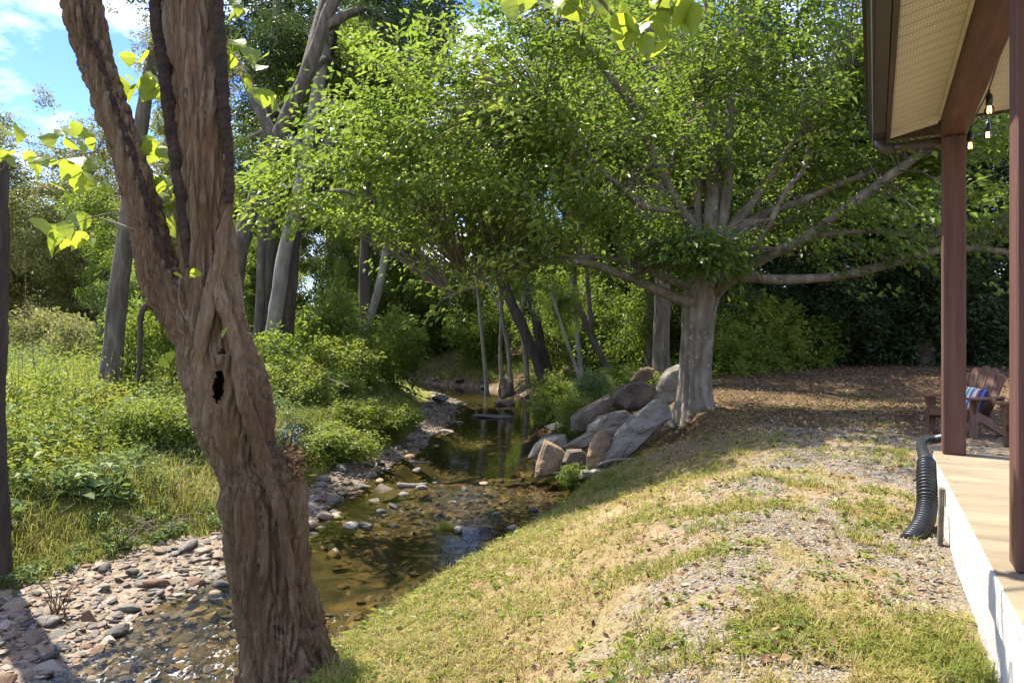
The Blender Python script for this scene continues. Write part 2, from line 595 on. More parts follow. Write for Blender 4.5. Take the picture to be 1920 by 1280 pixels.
def height(x, y, parts=False):
    sh = np.shape(x)
    x = np.asarray(x, float).ravel()
    y = np.asarray(y, float).ravel()
    d, w = creek(x, y)
    s = np.abs(d) - w + (n2(x, y, 0.9, 2, 3.0) - 0.5) * 0.5
    # right bank
    Wr = np.interp(y, [-10, 4, 9, 11, 13, 16, 24, 60], [3.3, 3.2, 3.0, 2.6, 2.4, 4.0, 6.5, 9])
    top = 1.30 + 0.42 * sstep(13, 22, y) * sstep(1, 6, x) + 0.045 * np.maximum(y - 22, 0) + 0.03 * np.maximum(x - 9, 0)
    u = np.clip(s / Wr, 0, 1)
    u = u ** (1 + 1.6 * sstep(10.6, 12.0, y) * sstep(16.5, 14.5, y))
    step = 0.28 * sstep(0.0, 0.5, s)
    zr = WATER + step + (top - 0.28) * (0.55 * u + 0.45 * sstep(0, 1, u)) + 0.02 * np.maximum(s - Wr, 0) * sstep(20, 40, y)
    zr = zr + (n2(x, y, 1.3, 3, 9.0) - 0.5) * 0.10 * sstep(0, 0.6, s) + (n2(x, y, 6.0, 2, 5.0) - 0.5) * 0.035
    # level ground beside the porch
    Lp = x * PX[0] + y * PX[1]
    zr = zr * (1 - sstep(-1.3, -0.2, Lp) * sstep(14, 9, y)) + (0.32 + (n2(x, y, 6, 2, 5) - 0.5) * 0.02) * sstep(-1.3, -0.2, Lp) * sstep(14, 9, y)
    # left bank: gravel bar, low bank, meadow
    wb = np.interp(y, [-5, 4, 6, 9, 11, 13, 16, 20, 24, 28, 34, 45], [1.7, 1.7, 1.45, 0.7, 0.6, 0.8, 0.4, 0.8, 1.1, 1.3, 0.5, 0.4])
    bar = 0.17 * sstep(0, 0.9, s / wb) + (n2(x, y, 2.6, 3, 2.0) - 0.5) * 0.16 * sstep(0.1, 0.5, s)
    q = np.maximum(s - wb, 0)
    rise = 0.50 * sstep(0, 1.5, q) + 0.022 * q + 0.00022 * np.maximum(q - 10, 0) ** 2 * sstep(400, 60, q) + (n2(x, y, 0.5, 2, 8) - 0.5) * 0.25 * sstep(0.5, 3, q)
    zl = WATER + bar + np.minimum(rise, 6.0)
    bedn = n2(x, y, 3.2, 3, 1.0)
    zb = WATER - 0.06 - 0.16 * sstep(0.0, 0.7, -s) - (bedn - 0.5) * 0.14 - 0.22 * sstep(12, 15, y) * sstep(26, 22, y) * sstep(0.2, 1.0, -s)
    z = np.where(s < 0, zb, np.where(d > 0, zr, zl))
    blend = sstep(-0.12, 0.12, s)
    z = np.where(np.abs(s) < 0.12, (WATER - 0.06) * (1 - blend) + z * blend, z)
    if parts:
        return z.reshape(sh), s.reshape(sh), d.reshape(sh), wb.reshape(sh)
    return z.reshape(sh)


def H1(x, y):
    return float(height(np.array([x]), np.array([y]))[0])


def G(px, py):
    """where the ray through a photo pixel meets the ground"""
    ds = np.concatenate([np.linspace(1.5, 30, 1200), np.linspace(30.2, 150, 500)])
    p = np.array([P(px, py, d) for d in ds])
    z = height(p[:, 0], p[:, 1])
    z = np.maximum(z, WATER)
    k = np.argmax(p[:, 2] <= z)
    return np.array([p[k, 0], p[k, 1], z[k]])


def spaced(a, b, step):
    return np.arange(a, b, step)


xs = np.concatenate([-np.geomspace(300, 12.5, 34), spaced(-12, 10, 0.11), np.geomspace(10.2, 300, 40)])
ys = np.concatenate([-np.geomspace(60, 2.2, 10), spaced(-2, 1.5, 0.5), spaced(1.5, 18, 0.11), spaced(18, 32, 0.25), spaced(32, 60, 0.7), np.geomspace(60.5, 420, 36)])
gx, gy = np.meshgrid(xs, ys)
gz, gs, gd, gwb = height(gx, gy, True)
nyy, nxx = gx.shape
idx = np.arange(nyy * nxx).reshape(nyy, nxx)
q = np.stack([idx[:-1, :-1], idx[:-1, 1:], idx[1:, 1:], idx[1:, :-1]], -1).reshape(-1, 4)
mb = MB()
mb.add(np.stack([gx, gy, gz], -1).reshape(-1, 3), q)
ground_me = mb.mesh("ground")


def yard_masks(x, y, s, d):
    x = np.asarray(x, float)
    y = np.asarray(y, float)
    Lp = x * PX[0] + y * PX[1]
    tp = x * AX[0] + y * AX[1]
    right = (d > 0).astype(float)
    lane = sstep(-1.75, -0.9, Lp + (n2(x, y, 0.8, 3, 21) - 0.5) * 1.2) * sstep(15, 9.5, tp)
    pat = 0.6 * n2(x, y, 1.15, 3, 31) + 0.4 * n2(x, y, 4.5, 3, 33)
    gravel = right * lane * sstep(0.64, 0.44, pat) * 0.85
    shade = sstep(8.0, 11.0, y + 0.25 * (x - 3)) * sstep(1.0, 2.2, s)
    litter = right * np.clip(np.maximum(shade, sstep(14, 16, y)) * (0.55 + 0.7 * n2(x, y, 0.8, 3, 41)), 0, 1)
    dirt = 0.7 * right * sstep(0.52, 0.66, n2(x, y, 0.7, 3, 51)) * sstep(1.2, 2.2, s) * (1 - litter)
    green = right * sstep(0.46, 0.60, n2(x, y, 1.25, 3, 31) * 0.4 + n2(x, y, 3.4, 3, 61) * 0.6) * (1 - 0.75 * shade)
    return gravel, litter, dirt, green


mg, ml, md, mgr = yard_masks(gx.ravel(), gy.ravel(), gs.ravel(), gd.ravel())
bed = sstep(0.06, -0.04, gs.ravel())
barm = np.where(gd.ravel() < 0, sstep(gwb.ravel() * 1.05 + 0.15, gwb.ravel() * 0.9 - 0.1, gs.ravel()), sstep(0.25, 0.05, gs.ravel()))
left = np.maximum((gd.ravel() < 0).astype(float), sstep(-8, -14, gx.ravel()) * sstep(48, 56, gy.ravel()))
ml = np.maximum(ml * (1 - left), 0)
for nm, arr in (("gravel", mg), ("litter", ml), ("dirt", md), ("bed", bed), ("bar", barm), ("left", left)):
    a = ground_me.attributes.new(nm, 'FLOAT', 'POINT')
    a.data.foreach_set("value", arr.astype(np.float32))


def ground_mat():
    m, N, L, out = mat_new('ground')
    tc = N.new("ShaderNodeTexCoord")
    v = tc.outputs['Object']

    def attr(n):
        a = N.new("ShaderNodeAttribute")
        a.attribute_name = n
        return a.outputs['Fac']

    def layer(scale, stops, detail=8, rough=0.65):
        n = noise(N, L, v, scale, detail, rough)
        r = ramp(N, stops)
        L.new(n.outputs['Fac'], r.inputs['Fac'])
        return r.outputs[0]
    soil = layer(9, [(0.3, (0.120, 0.079, 0.041)), (0.5, (0.231, 0.163, 0.088)), (0.7, (0.333, 0.250, 0.144))])
    turf = layer(14, [(0.3, (0.101, 0.092, 0.033)), (0.5, (0.213, 0.176, 0.070)), (0.7, (0.315, 0.240, 0.120))])
    big = noise(N, L, v, 1.6, 4, 0.6)
    rb = ramp(N, [(0.42, (0, 0, 0)), (0.6, (1, 1, 1))])
    L.new(big.outputs['Fac'], rb.inputs['Fac'])
    col = mixc(N, L, rb.outputs[0], soil, turf)
    meadow = layer(3, [(0.3, (0.074, 0.081, 0.022)), (0.5, (0.178, 0.178, 0.044)), (0.7, (0.266, 0.237, 0.067))])
    col = mixc(N, L, attr("left"), col, meadow)
    sand = layer(20, [(0.3, (0.205, 0.145, 0.085)), (0.6, (0.340, 0.255, 0.158)), (0.8, (0.400, 0.323, 0.221))])
    col = mixc(N, L, attr("dirt"), col, sand)
    vor = N.new("ShaderNodeTexVoronoi")
    vor.inputs['Scale'].default_value = 70
    L.new(v, vor.inputs['Vector'])
    gr = ramp(N, [(0.0, (0.086, 0.073, 0.060)), (0.35, (0.167, 0.143, 0.113)), (0.7, (0.227, 0.196, 0.157)), (1.0, (0.300, 0.266, 0.220))])
    L.new(vor.outputs['Color'], gr.inputs['Fac'])
    col = mixc(N, L, attr("gravel"), col, gr.outputs[0])
    lit = layer(16, [(0.3, (0.041, 0.025, 0.015)), (0.5, (0.092, 0.058, 0.033)), (0.7, (0.155, 0.104, 0.059))])
    col = mixc(N, L, attr("litter"), col, lit)
    vor2 = N.new("ShaderNodeTexVoronoi")
    vor2.inputs['Scale'].default_value = 16
    L.new(v, vor2.inputs['Vector'])
    br = ramp(N, [(0.0, (0.096, 0.070, 0.048)), (0.4, (0.185, 0.141, 0.096)), (0.75, (0.266, 0.215, 0.148)), (1.0, (0.311, 0.266, 0.207))])
    L.new(vor2.outputs['Color'], br.inputs['Fac'])
    col = mixc(N, L, attr("bar"), col, br.outputs[0])
    bd = layer(2.6, [(0.36, (0.024, 0.024, 0.015)), (0.50, (0.062, 0.052, 0.028)), (0.64, (0.142, 0.104, 0.048)), (0.78, (0.183, 0.140, 0.074))])
    bd2 = mixc(N, L, 0.45, bd, br.outputs[0], 'MULTIPLY')
    col = mixc(N, L, attr("bed"), col, bd)
    b = N.new("ShaderNodeBsdfPrincipled")
    b.inputs['Roughness'].default_value = 0.95
    b.inputs['Specular IOR Level'].default_value = 0.15
    L.new(col, b.inputs['Base Color'])
    n2_ = noise(N, L, v, 38, 8, 0.7)
    hgt = mixc(N, L, attr("gravel"), n2_.outputs['Fac'], vor.outputs['Distance'])
    bp = N.new("ShaderNodeBump")
    bp.inputs['Strength'].default_value = 0.8
    bp.inputs['Distance'].default_value = 0.03
    L.new(hgt, bp.inputs['Height'])
    L.new(bp.outputs['Normal'], b.inputs['Normal'])
    L.new(b.outputs[0], out.inputs['Surface'])
    return m


link("ground", ground_me, ground_mat(), kind="structure")

# ------------------------------------------------------------------ water
def water_mat():
    m, N, L, out = mat_new('creek_water')
    tc = N.new("ShaderNodeTexCoord")
    v = tc.outputs['Object']
    at = N.new("ShaderNodeAttribute")
    at.attribute_name = "foam"
    na = noise(N, L, v, 5.0, 5, 0.6, (1.3, 0.55, 1), 0.6)
    nb = noise(N, L, v, 26.0, 3, 0.5, (1.2, 0.7, 1), 0.3)
    h = math_node(N, L, 'MULTIPLY_ADD', nb.outputs['Fac'], 0.35)
    L.new(na.outputs['Fac'], h.node.inputs[2])
    st = math_node(N, L, 'MULTIPLY_ADD', at.outputs['Fac'], 0.36)
    st.node.inputs[2].default_value = 0.022
    bp = N.new("ShaderNodeBump")
    bp.inputs['Distance'].default_value = 0.06
    L.new(st, bp.inputs['Strength'])
    L.new(h, bp.inputs['Height'])
    fr = N.new("ShaderNodeFresnel")
    fr.inputs['IOR'].default_value = 1.33
    L.new(bp.outputs['Normal'], fr.inputs['Normal'])
    tr = N.new("ShaderNodeBsdfTransparent")
    tr.inputs['Color'].default_value = (0.74, 0.70, 0.54, 1)
    gl = N.new("ShaderNodeBsdfGlossy")
    gl.inputs['Roughness'].default_value = 0.04
    gl.inputs['Color'].default_value = (0.95, 0.95, 0.95, 1)
    L.new(bp.outputs['Normal'], gl.inputs['Normal'])
    mx = N.new("ShaderNodeMixShader")
    L.new(fr.outputs[0], mx.inputs[0])
    L.new(tr.outputs[0], mx.inputs[1])
    L.new(gl.outputs[0], mx.inputs[2])
    # broken white water where the creek runs fast over stones
    nf = noise(N, L, v, 9.0, 7, 0.7, (1.5, 0.8, 1), 1.4)
    f = math_node(N, L, 'MULTIPLY_ADD', at.outputs['Fac'], 0.26)
    L.new(nf.outputs['Fac'], f.node.inputs[2])
    rf = ramp(N, [(0.83, (0, 0, 0)), (0.93, (0.7, 0.7, 0.7))])
    L.new(f, rf.inputs['Fac'])
    df = N.new("ShaderNodeBsdfDiffuse")
    df.inputs['Color'].default_value = (0.72, 0.76, 0.80, 1)
    mx2 = N.new("ShaderNodeMixShader")
    L.new(rf.outputs[0], mx2.inputs[0])
    L.new(mx.outputs[0], mx2.inputs[1])
    L.new(df.outputs[0], mx2.inputs[2])
    L.new(mx2.outputs[0], out.inputs['Surface'])
    return m


def build_water():
    nv, nu = 520, 46
    wp, ww = resample(np.column_stack([CL[1:14, :2], np.zeros(13)]), CL[1:14, 2], nv)
    t = unit(np.gradient(wp[:, :2], axis=0))
    right_v = np.stack([t[:, 1], -t[:, 0]], 1)
    u = np.linspace(0, 1, nu)
    off = -(ww[:, None] + 2.6) * (1 - u) + (ww[:, None] + 0.7) * u
    xy = wp[:, None, :2] + right_v[:, None, :] * off[..., None]
    x, y = xy[..., 0], xy[..., 1]
    ang = off / ww[:, None]
    core = sstep(1.0, 0.55, np.abs(ang))
    foam = (0.95 * sstep(3.6, 4.4, y) * sstep(6.9, 5.9, y) + 0.55 * sstep(9.2, 9.8, y) * sstep(11.6, 10.6, y)) * (0.25 + 0.75 * core) + 0.22 * sstep(12.3, 8, y)
    foam *= 0.55 + 0.9 * n2(x, y, 1.1, 2, 77)
    z = WATER + (n2(x, y, 4.5, 3, 88) - 0.5) * 0.05 * np.clip(foam, 0, 1)
    i = np.arange(nv * nu).reshape(nv, nu)
    q = np.stack([i[:-1, :-1], i[:-1, 1:], i[1:, 1:], i[1:, :-1]], -1).reshape(-1, 4)
    mb = MB()
    mb.add(np.stack([x, y, z], -1).reshape(-1, 3), q)
    me = mb.mesh("creek_water")
    a = me.attributes.new("foam", 'FLOAT', 'POINT')
    a.data.foreach_set("value", np.clip(foam, 0, 1).ravel().astype(np.float32))
    link("creek_water", me, water_mat(), kind="structure")


build_water()

# ------------------------------------------------------------------ porch
M['post_paint'] = solid('post_paint', [(0.25, (0.060, 0.023, 0.016)), (0.5, (0.100, 0.042, 0.030)), (0.75, (0.133, 0.063, 0.046))], 6, 0.66, 0.7, 22, stretch=(5, 5, 0.22), spots=(30, 0.74, (0.289, 0.204, 0.158)), bdist=0.008, random_shift=True)
M['beam_paint'] = solid('beam_paint', [(0.25, (0.055, 0.024, 0.018)), (0.5, (0.105, 0.045, 0.033)), (0.75, (0.15, 0.073, 0.052))], 5, 0.62, 0.35, 30, stretch=(5, 0.5, 5), spots=(12, 0.70, (0.05, 0.035, 0.028)), bdist=0.004)
M['trim_paint'] = solid('trim_paint', [(0.3, (0.050, 0.034, 0.026)), (0.6, (0.090, 0.062, 0.046)), (0.8, (0.12, 0.088, 0.066))], 4, 0.5, 0.2, 20, stretch=(4, 0.6, 4), bdist=0.003)
M['gutter_paint'] = solid('gutter_paint', [(0.3, (0.030, 0.024, 0.021)), (0.7, (0.065, 0.052, 0.045))], 3, 0.35, 0.12, 12, bdist=0.002, spec=0.5)
M['white_paint'] = solid('white_paint', [(0.2, (0.288, 0.264, 0.224)), (0.40, (0.432, 0.416, 0.384)), (0.65, (0.512, 0.504, 0.480))], 4, 0.8, 0.7, 22, spots=(10, 0.655, (0.160, 0.136, 0.096)), bdist=0.02)
M['slab_concrete'] = solid('slab_concrete', [(0.25, (0.112, 0.086, 0.055)), (0.42, (0.189, 0.152, 0.098)), (0.6, (0.245, 0.201, 0.131)), (0.8, (0.280, 0.239, 0.169))], 3.0, 0.85, 0.35, 60, stretch=(0.5, 1.8, 1), spots=(9, 0.66, (0.119, 0.093, 0.057)), bdist=0.005)
M['black_plastic'] = solid('black_plastic', [(0.3, (0.012, 0.013, 0.014)), (0.7, (0.028, 0.030, 0.032))], 9, 0.38, 0.1, 30, spec=0.5)
M['shingle'] = solid('shingle', [(0.3, (0.05, 0.045, 0.04)), (0.7, (0.11, 0.10, 0.09))], 20, 0.9, 0.5)
M['chair_wood'] = solid('chair_wood', [(0.25, (0.062, 0.027, 0.014)), (0.5, (0.117, 0.051, 0.028)), (0.75, (0.160, 0.078, 0.044))], 4, 0.55, 0.25, 26, stretch=(6, 6, 0.6), bdist=0.003, value_var=0.25)


def soffit_mat():
    m, N, L, out = mat_new('vented_soffit')
    tc = N.new("ShaderNodeTexCoord")
    sp = N.new("ShaderNodeSeparateXYZ")
    L.new(tc.outputs['Object'], sp.inputs[0])

    def saw(sock, period, width):
        a = math_node(N, L, 'DIVIDE', sock, period)
        a = math_node(N, L, 'FRACT', a)
        return math_node(N, L, 'LESS_THAN', a, width)
    sx = saw(sp.outputs['X'], 0.016, 0.30)
    ay = math_node(N, L, 'ABSOLUTE', sp.outputs['Y'])
    s1 = math_node(N, L, 'LESS_THAN', math_node(N, L, 'ABSOLUTE', math_node(N, L, 'SUBTRACT', ay, 0.028)), 0.015)
    slot = math_node(N, L, 'MULTIPLY', sx, s1)
    n1 = noise(N, L, tc.outputs['Object'], 3, 5, 0.6)
    r = ramp(N, [(0.3, (0.60, 0.55, 0.42)), (0.55, (0.74, 0.69, 0.55)), (0.75, (0.79, 0.75, 0.61))])
    L.new(n1.outputs['Fac'], r.inputs['Fac'])
    col = mixc(N, L, math_node(N, L, 'MULTIPLY', slot, 0.55), r.outputs[0], (0.26, 0.19, 0.09))
    b = N.new("ShaderNodeBsdfPrincipled")
    b.inputs['Roughness'].default_value = 0.5
    L.new(col, b.inputs['Base Color'])
    bp = N.new("ShaderNodeBump")
    bp.inputs['Strength'].default_value = 0.6
    bp.inputs['Distance'].default_value = 0.004
    bp.invert = True
    L.new(slot, bp.inputs['Height'])
    L.new(bp.outputs['Normal'], b.inputs['Normal'])
    L.new(b.outputs[0], out.inputs['Surface'])
    return m


M['soffit'] = soffit_mat()

OL, OT, OZ = 0.363, 6.0, 0.30
porch = thing("porch", (OL * PX[0] + OT * AX[0], OL * PX[1] + OT * AX[1], OZ),
              "covered porch with brown timber posts, cream vented soffit and white painted slab edge", "porch")
porch.rotation_euler = (0, 0, -R(28))


def pbox(name, L0, L1, t0, t1, z0, z1, mat, bev=0.004, parent=None):
    """porch part from its extents (across, along, up); origin at the part's centre"""
    c = ((L0 + L1) / 2 - OL, (t0 + t1) / 2 - OT, (z0 + z1) / 2 - OZ)
    mb = MB()
    box(mb, (L1 - L0, t1 - t0, z1 - z0), bev=bev)
    o = link(name, mb.mesh(name, smooth=False), mat, parent or porch)
    o.location = c if parent is None else (0, 0, 0)
    return o


pbox("slab", 0.368, 3.4, -3.0, 6.0, 0.545, 0.700, M['slab_concrete'], 0.006)
# rough painted edge of the slab and the wall under it
def rough_strip(name, L0, L1, t0, t1, z0, z1, mat, amp, n=180):
    """long painted face with an uneven surface and worn top edge"""
    ts = np.linspace(t0, t1, n)
    prof = [(L1, z1), (L0 + 0.004, z1), (L0, z1 - 0.012), (L0, (z0 + z1) / 2), (L0, z0), (L1, z0)]
    rings = []
    for k, t in enumerate(ts):
        ring = []
        for j, (l, z) in enumerate(prof):
            w = amp * (float(n2(np.array([t * 1.0]), np.array([j * 3.1]), 3.0, 3, 7.0)[0]) - 0.5) * 2
            ring.append((l + (w if 0 < j < 5 else 0) - OL, t - OT, z + (w * 0.6 if j in (1, 2, 3) else 0) - OZ))
        rings.append(ring)
    v = np.array(rings)
    m = len(prof)
    i = np.arange(n * m).reshape(n, m)
    q = np.stack([i[:-1, :-1], i[:-1, 1:], i[1:, 1:], i[1:, :-1]], -1).reshape(-1, 4)
    mb = MB()
    mb.add(v.reshape(-1, 3), q[:, ::-1], [(i[-1, 0], i[-1, k + 1], i[-1, k]) for k in range(1, m - 1)] + [(i[0, 0], i[0, k], i[0, k + 1]) for k in range(1, m - 1)])
    return link(name, mb.mesh(name, False), mat, porch)


rough_strip("slab_edge", 0.361, 0.372, -3.0, 5.99, 0.55, 0.697, M['white_paint'], 0.006)
rough_strip("foundation_wall", 0.378, 0.60, -3.0, 5.97, 0.05, 0.546, M['white_paint'], 0.010)
pbox("end_wall", 0.61, 3.38, 5.80, 5.985, 0.05, 0.543, M['white_paint'])
for t0 in (5.85, 2.93, 0.01):
    p_ = pbox("post", 0.435, 0.578, t0, t0 + 0.143, 0.701, 3.008, M['post_paint'], 0.007)
    mb = MB()
    box(mb, (0.03, 0.004, 0.10), (0, -0.074, 1.13), bev=0.001)
    link("strap", mb.mesh("strap", False), M['gutter_paint'], p_)
pbox("beam", 0.435, 0.585, -3.0, 5.993, 3.010, 3.215, M['beam_paint'], 0.007)
pbox("beam_trim", 0.416, 0.4325, -3.0, 5.993, 3.165, 3.196, M['soffit'], 0.003)
# soffit boards outside the beam, ceiling boards inside it
pitch = 0.127
slope = math.atan2(0.07, 0.32)
mb = MB()
box(mb, (0.335, pitch - 0.012, 0.012), bev=0.003)
me_s = mb.mesh("soffit_board", False)
mb = MB()
box(mb, (2.75, pitch - 0.012, 0.012), bev=0.003)
me_c = mb.mesh("ceiling_board", False)
t = 6.23 - pitch / 2
while t > -1.5:
    o = link("soffit_board", me_s, M['soffit'], porch)
    o.location = (0.268 - OL, t - OT, 3.178 - OZ)
    o.rotation_euler = (0, -slope, 0)
    o = link("ceiling_board", me_c, M['soffit'], porch)
    o.location = (1.968 - OL, t - OT, 3.25 - OZ)
    t -= pitch
pbox("rake_trim", 0.108, 0.59, 6.232, 6.25, 3.125, 3.30, M['trim_paint'])
pbox("rake_trim", 0.592, 3.38, 6.232, 6.25, 3.225, 3.42, M['trim_paint'])
pbox("fascia", 0.072, 0.106, -3.0, 6.25, 3.098, 3.262, M['trim_paint'], 0.004)
mb = MB()
prof = [(0.069, 3.232), (0.069, 3.085), (0.005, 3.085), (-0.012, 3.10), (-0.020, 3.155), (-0.040, 3.185), (-0.040, 3.235), (-0.036, 3.235), (-0.034, 3.190), (-0.014, 3.16), (-0.006, 3.105), (0.006, 3.092), (0.064, 3.092), (0.064, 3.232)]
extrude(mb, [(l - OL, z - OZ) for l, z in prof[:7]], 9.26, off=(0, -9.0, 0))
gut = link("gutter", mb.mesh("gutter", False), M['gutter_paint'], porch)
mb = MB()
extrude(mb, [(l * 1.04 - OL - 0.002, z - OZ - 0.004) for l, z in prof[:7]], 0.42, off=(0, -0.155, 0))
link("gutter_end_piece", mb.mesh("gutter_end_piece", False), M['black_plastic'], gut)
# roof deck above
mb = MB()
extrude(mb, [(-0.06 - OL, 3.240 - OZ), (3.4 - OL, 3.98 - OZ), (3.4 - OL, 4.06 - OZ), (-0.06 - OL, 3.32 - OZ)], 9.3, off=(0, -9.0, 0))
link("roof", mb.mesh("roof", False), M['shingle'], porch)
# downspout: elbow, arm to the post, drop behind it
def ploc(L_, t_, z_):
    return np.array([L_ - OL, t_ - OT, z_ - OZ])
mb = MB()
sq = lambda th, u: 1 / np.maximum(np.abs(np.cos(th)), np.abs(np.sin(th))) ** 0.8
tube(mb, [ploc(0.03, 6.05, 3.10), ploc(0.03, 6.05, 3.065), ploc(0.045, 6.05, 3.035), ploc(0.085, 6.05, 3.018), ploc(0.13, 6.05, 3.016)], [0.034] * 5, 16, 14, profile=sq,
     disp=lambda b, p, d, h, r: 0.003 * np.sign(np.sin(h[:, None] * 260)) * np.ones_like(r))
link("downspout_elbow", mb.mesh("downspout_elbow"), M['gutter_paint'], porch)
mb = MB()
tube(mb, [ploc(0.12, 6.05, 3.016), ploc(0.36, 6.055, 3.03), ploc(0.47, 6.065, 3.02), ploc(0.50, 6.07, 2.95), ploc(0.50, 6.07, 2.0), ploc(0.50, 6.07, 0.9), ploc(0.49, 6.07, 0.78)], [0.031] * 7, 12, 40, profile=sq)
link("downspout", mb.mesh("downspout"), M['gutter_paint'], porch)

# corrugated hose on the downspout
hp = [P(1737, 866, 4.66), P(1737, 890, 4.56), P(1738, 920, 4.47), P(1738, 948, 4.40), P(1733, 975, 4.30), P(1722, 996, 4.22), P(1706, 1016, 4.14)]
hose = thing("drain_hose", (hp[-1][0], hp[-1][1], 0.31), "black corrugated drain hose running down beside the white slab edge", "hose")
o0 = np.array(hose.location)
mb = MB()
tube(mb, np.array(hp) - o0, [0.050, 0.052, 0.053, 0.053, 0.053, 0.053, 0.053], 28, 190,
     disp=lambda b, p, d, h, r: 0.008 * np.clip(np.sin(h[:, None] * (2 * math.pi / 0.026)) * 1.6, -1, 1) * np.ones_like(r))
link("corrugated_pipe", mb.mesh("corrugated_pipe"), M['black_plastic'], hose)
ad = [np.array([*(l * PX + t_ * AX), z]) for l, t_, z in ((0.47, 6.07, 0.80), (0.40, 6.09, 0.775), (0.325, 6.03, 0.765), (0.302, 5.85, 0.755), (0.300, 5.6, 0.735))] + [np.array(hp[0]), np.array(hp[1])]
mb = MB()
tube(mb, np.array(ad) - o0, [0.034, 0.034, 0.034, 0.035, 0.038, 0.045, 0.047], 14, 40)
link("adapter", mb.mesh("adapter"), M['black_plastic'], hose)

# weathered stake leaning on the slab
mb = MB()
box(mb, (0.028, 0.05, 0.40), (0, 0, 0.18), bev=0.004)
sp_ = 0.335 * PX + 4.72 * AX
o = link("wooden_stake", mb.mesh("wooden_stake", False), M['twig'], None, (sp_[0], sp_[1], 0.28), "grey weathered wooden stake against the white slab edge behind the hose", "stake")
o.rotation_euler = (0.02, 0.03, -R(28))

# ------------------------------------------------------------------ string lights
def bulb_mat():
    m, N, L, out = mat_new('bulb_glass')
    gl = N.new("ShaderNodeBsdfGlossy")
    gl.inputs['Roughness'].default_value = 0.03
    tr = N.new("ShaderNodeBsdfTransparent")
    tr.inputs['Color'].default_value = (1.0, 0.86, 0.58, 1)
    fr = N.new("ShaderNodeFresnel")
    mx = N.new("ShaderNodeMixShader")
    L.new(fr.outputs[0], mx.inputs[0])
    L.new(tr.outputs[0], mx.inputs[1])
    L.new(gl.outputs[0], mx.inputs[2])
    L.new(mx.outputs[0], out.inputs['Surface'])
    return m


def glow_mat():
    m, N, L, out = mat_new('filament')
    e = N.new("ShaderNodeEmission")
    e.inputs['Color'].default_value = (1.0, 0.70, 0.28, 1)
    e.inputs['Strength'].default_value = 3.2
    L.new(e.outputs[0], out.inputs['Surface'])
    return m


M['bulb'] = bulb_mat()
M['filament'] = glow_mat()
strl = thing("string_light", (0.62 * PX[0] + 2.0 * AX[0], 0.62 * PX[1] + 2.0 * AX[1], 2.9), "black cord string light with warm clear bulbs hung along the porch beam", "string light")
o0 = np.array(strl.location)


def PL(l, t_, z):
    return np.array([*(l * PX + t_ * AX), z])


hang = [P(1855, 168, 4.38), P(1819, 240, 5.0), P(1852, 222, 5.35)]
cord = [PL(0.60, -1, 3.17), PL(0.60, 2.4, 3.10), PL(0.60, 4.0, 3.12), hang[0] + np.array([0, 0, 0.01]), PL(0.61, 5.45, 3.06), hang[1], PL(0.63, 5.9, 3.08)]
mb = MB()
tube(mb, np.array(cord) - o0, [0.0045] * len(cord), 6, 90)
cord2 = [PL(0.63, 5.9, 3.08), PL(0.72, 6.0, 3.19), hang[2], PL(0.95, 6.0, 3.20), PL(1.6, 5.95, 3.22)]
tube(mb, np.array(cord2) - o0, [0.0045] * 5, 6, 40)
link("cord", mb.mesh("cord"), M['black_plastic'], strl)
for hpnt, k in zip(hang, (1.0, 0.95, 0.95)):
    mb = MB()
    tube(mb, [(0, 0, 0), (0, 0, -0.02), (0, 0, -0.03), (0, 0, -0.045), (0, 0, -0.095), (0, 0, -0.10)], [0.004, 0.005, 0.012, 0.019, 0.020, 0.015], 14)
    so = link("socket", mb.mesh("socket"), M['black_plastic'], strl, tuple(hpnt - o0))
    mb = MB()
    tube(mb, [(0, 0, -0.10), (0, 0, -0.112), (0, 0, -0.13), (0, 0, -0.148), (0, 0, -0.16), (0, 0, -0.166)], [0.014, 0.021, 0.0285, 0.027, 0.017, 0.003], 18)
    link("glass_bulb", mb.mesh("glass_bulb"), M['bulb'], so)
    mb = MB()
    for a in range(4):
        c, s_ = 0.009 * math.cos(a * 1.57), 0.009 * math.sin(a * 1.57)
        tube(mb, [(c, s_, -0.108), (c * 1.3, s_ * 1.3, -0.150)], [0.0032, 0.0032], 6)
    link("filament", mb.mesh("filament"), M['filament'], so)

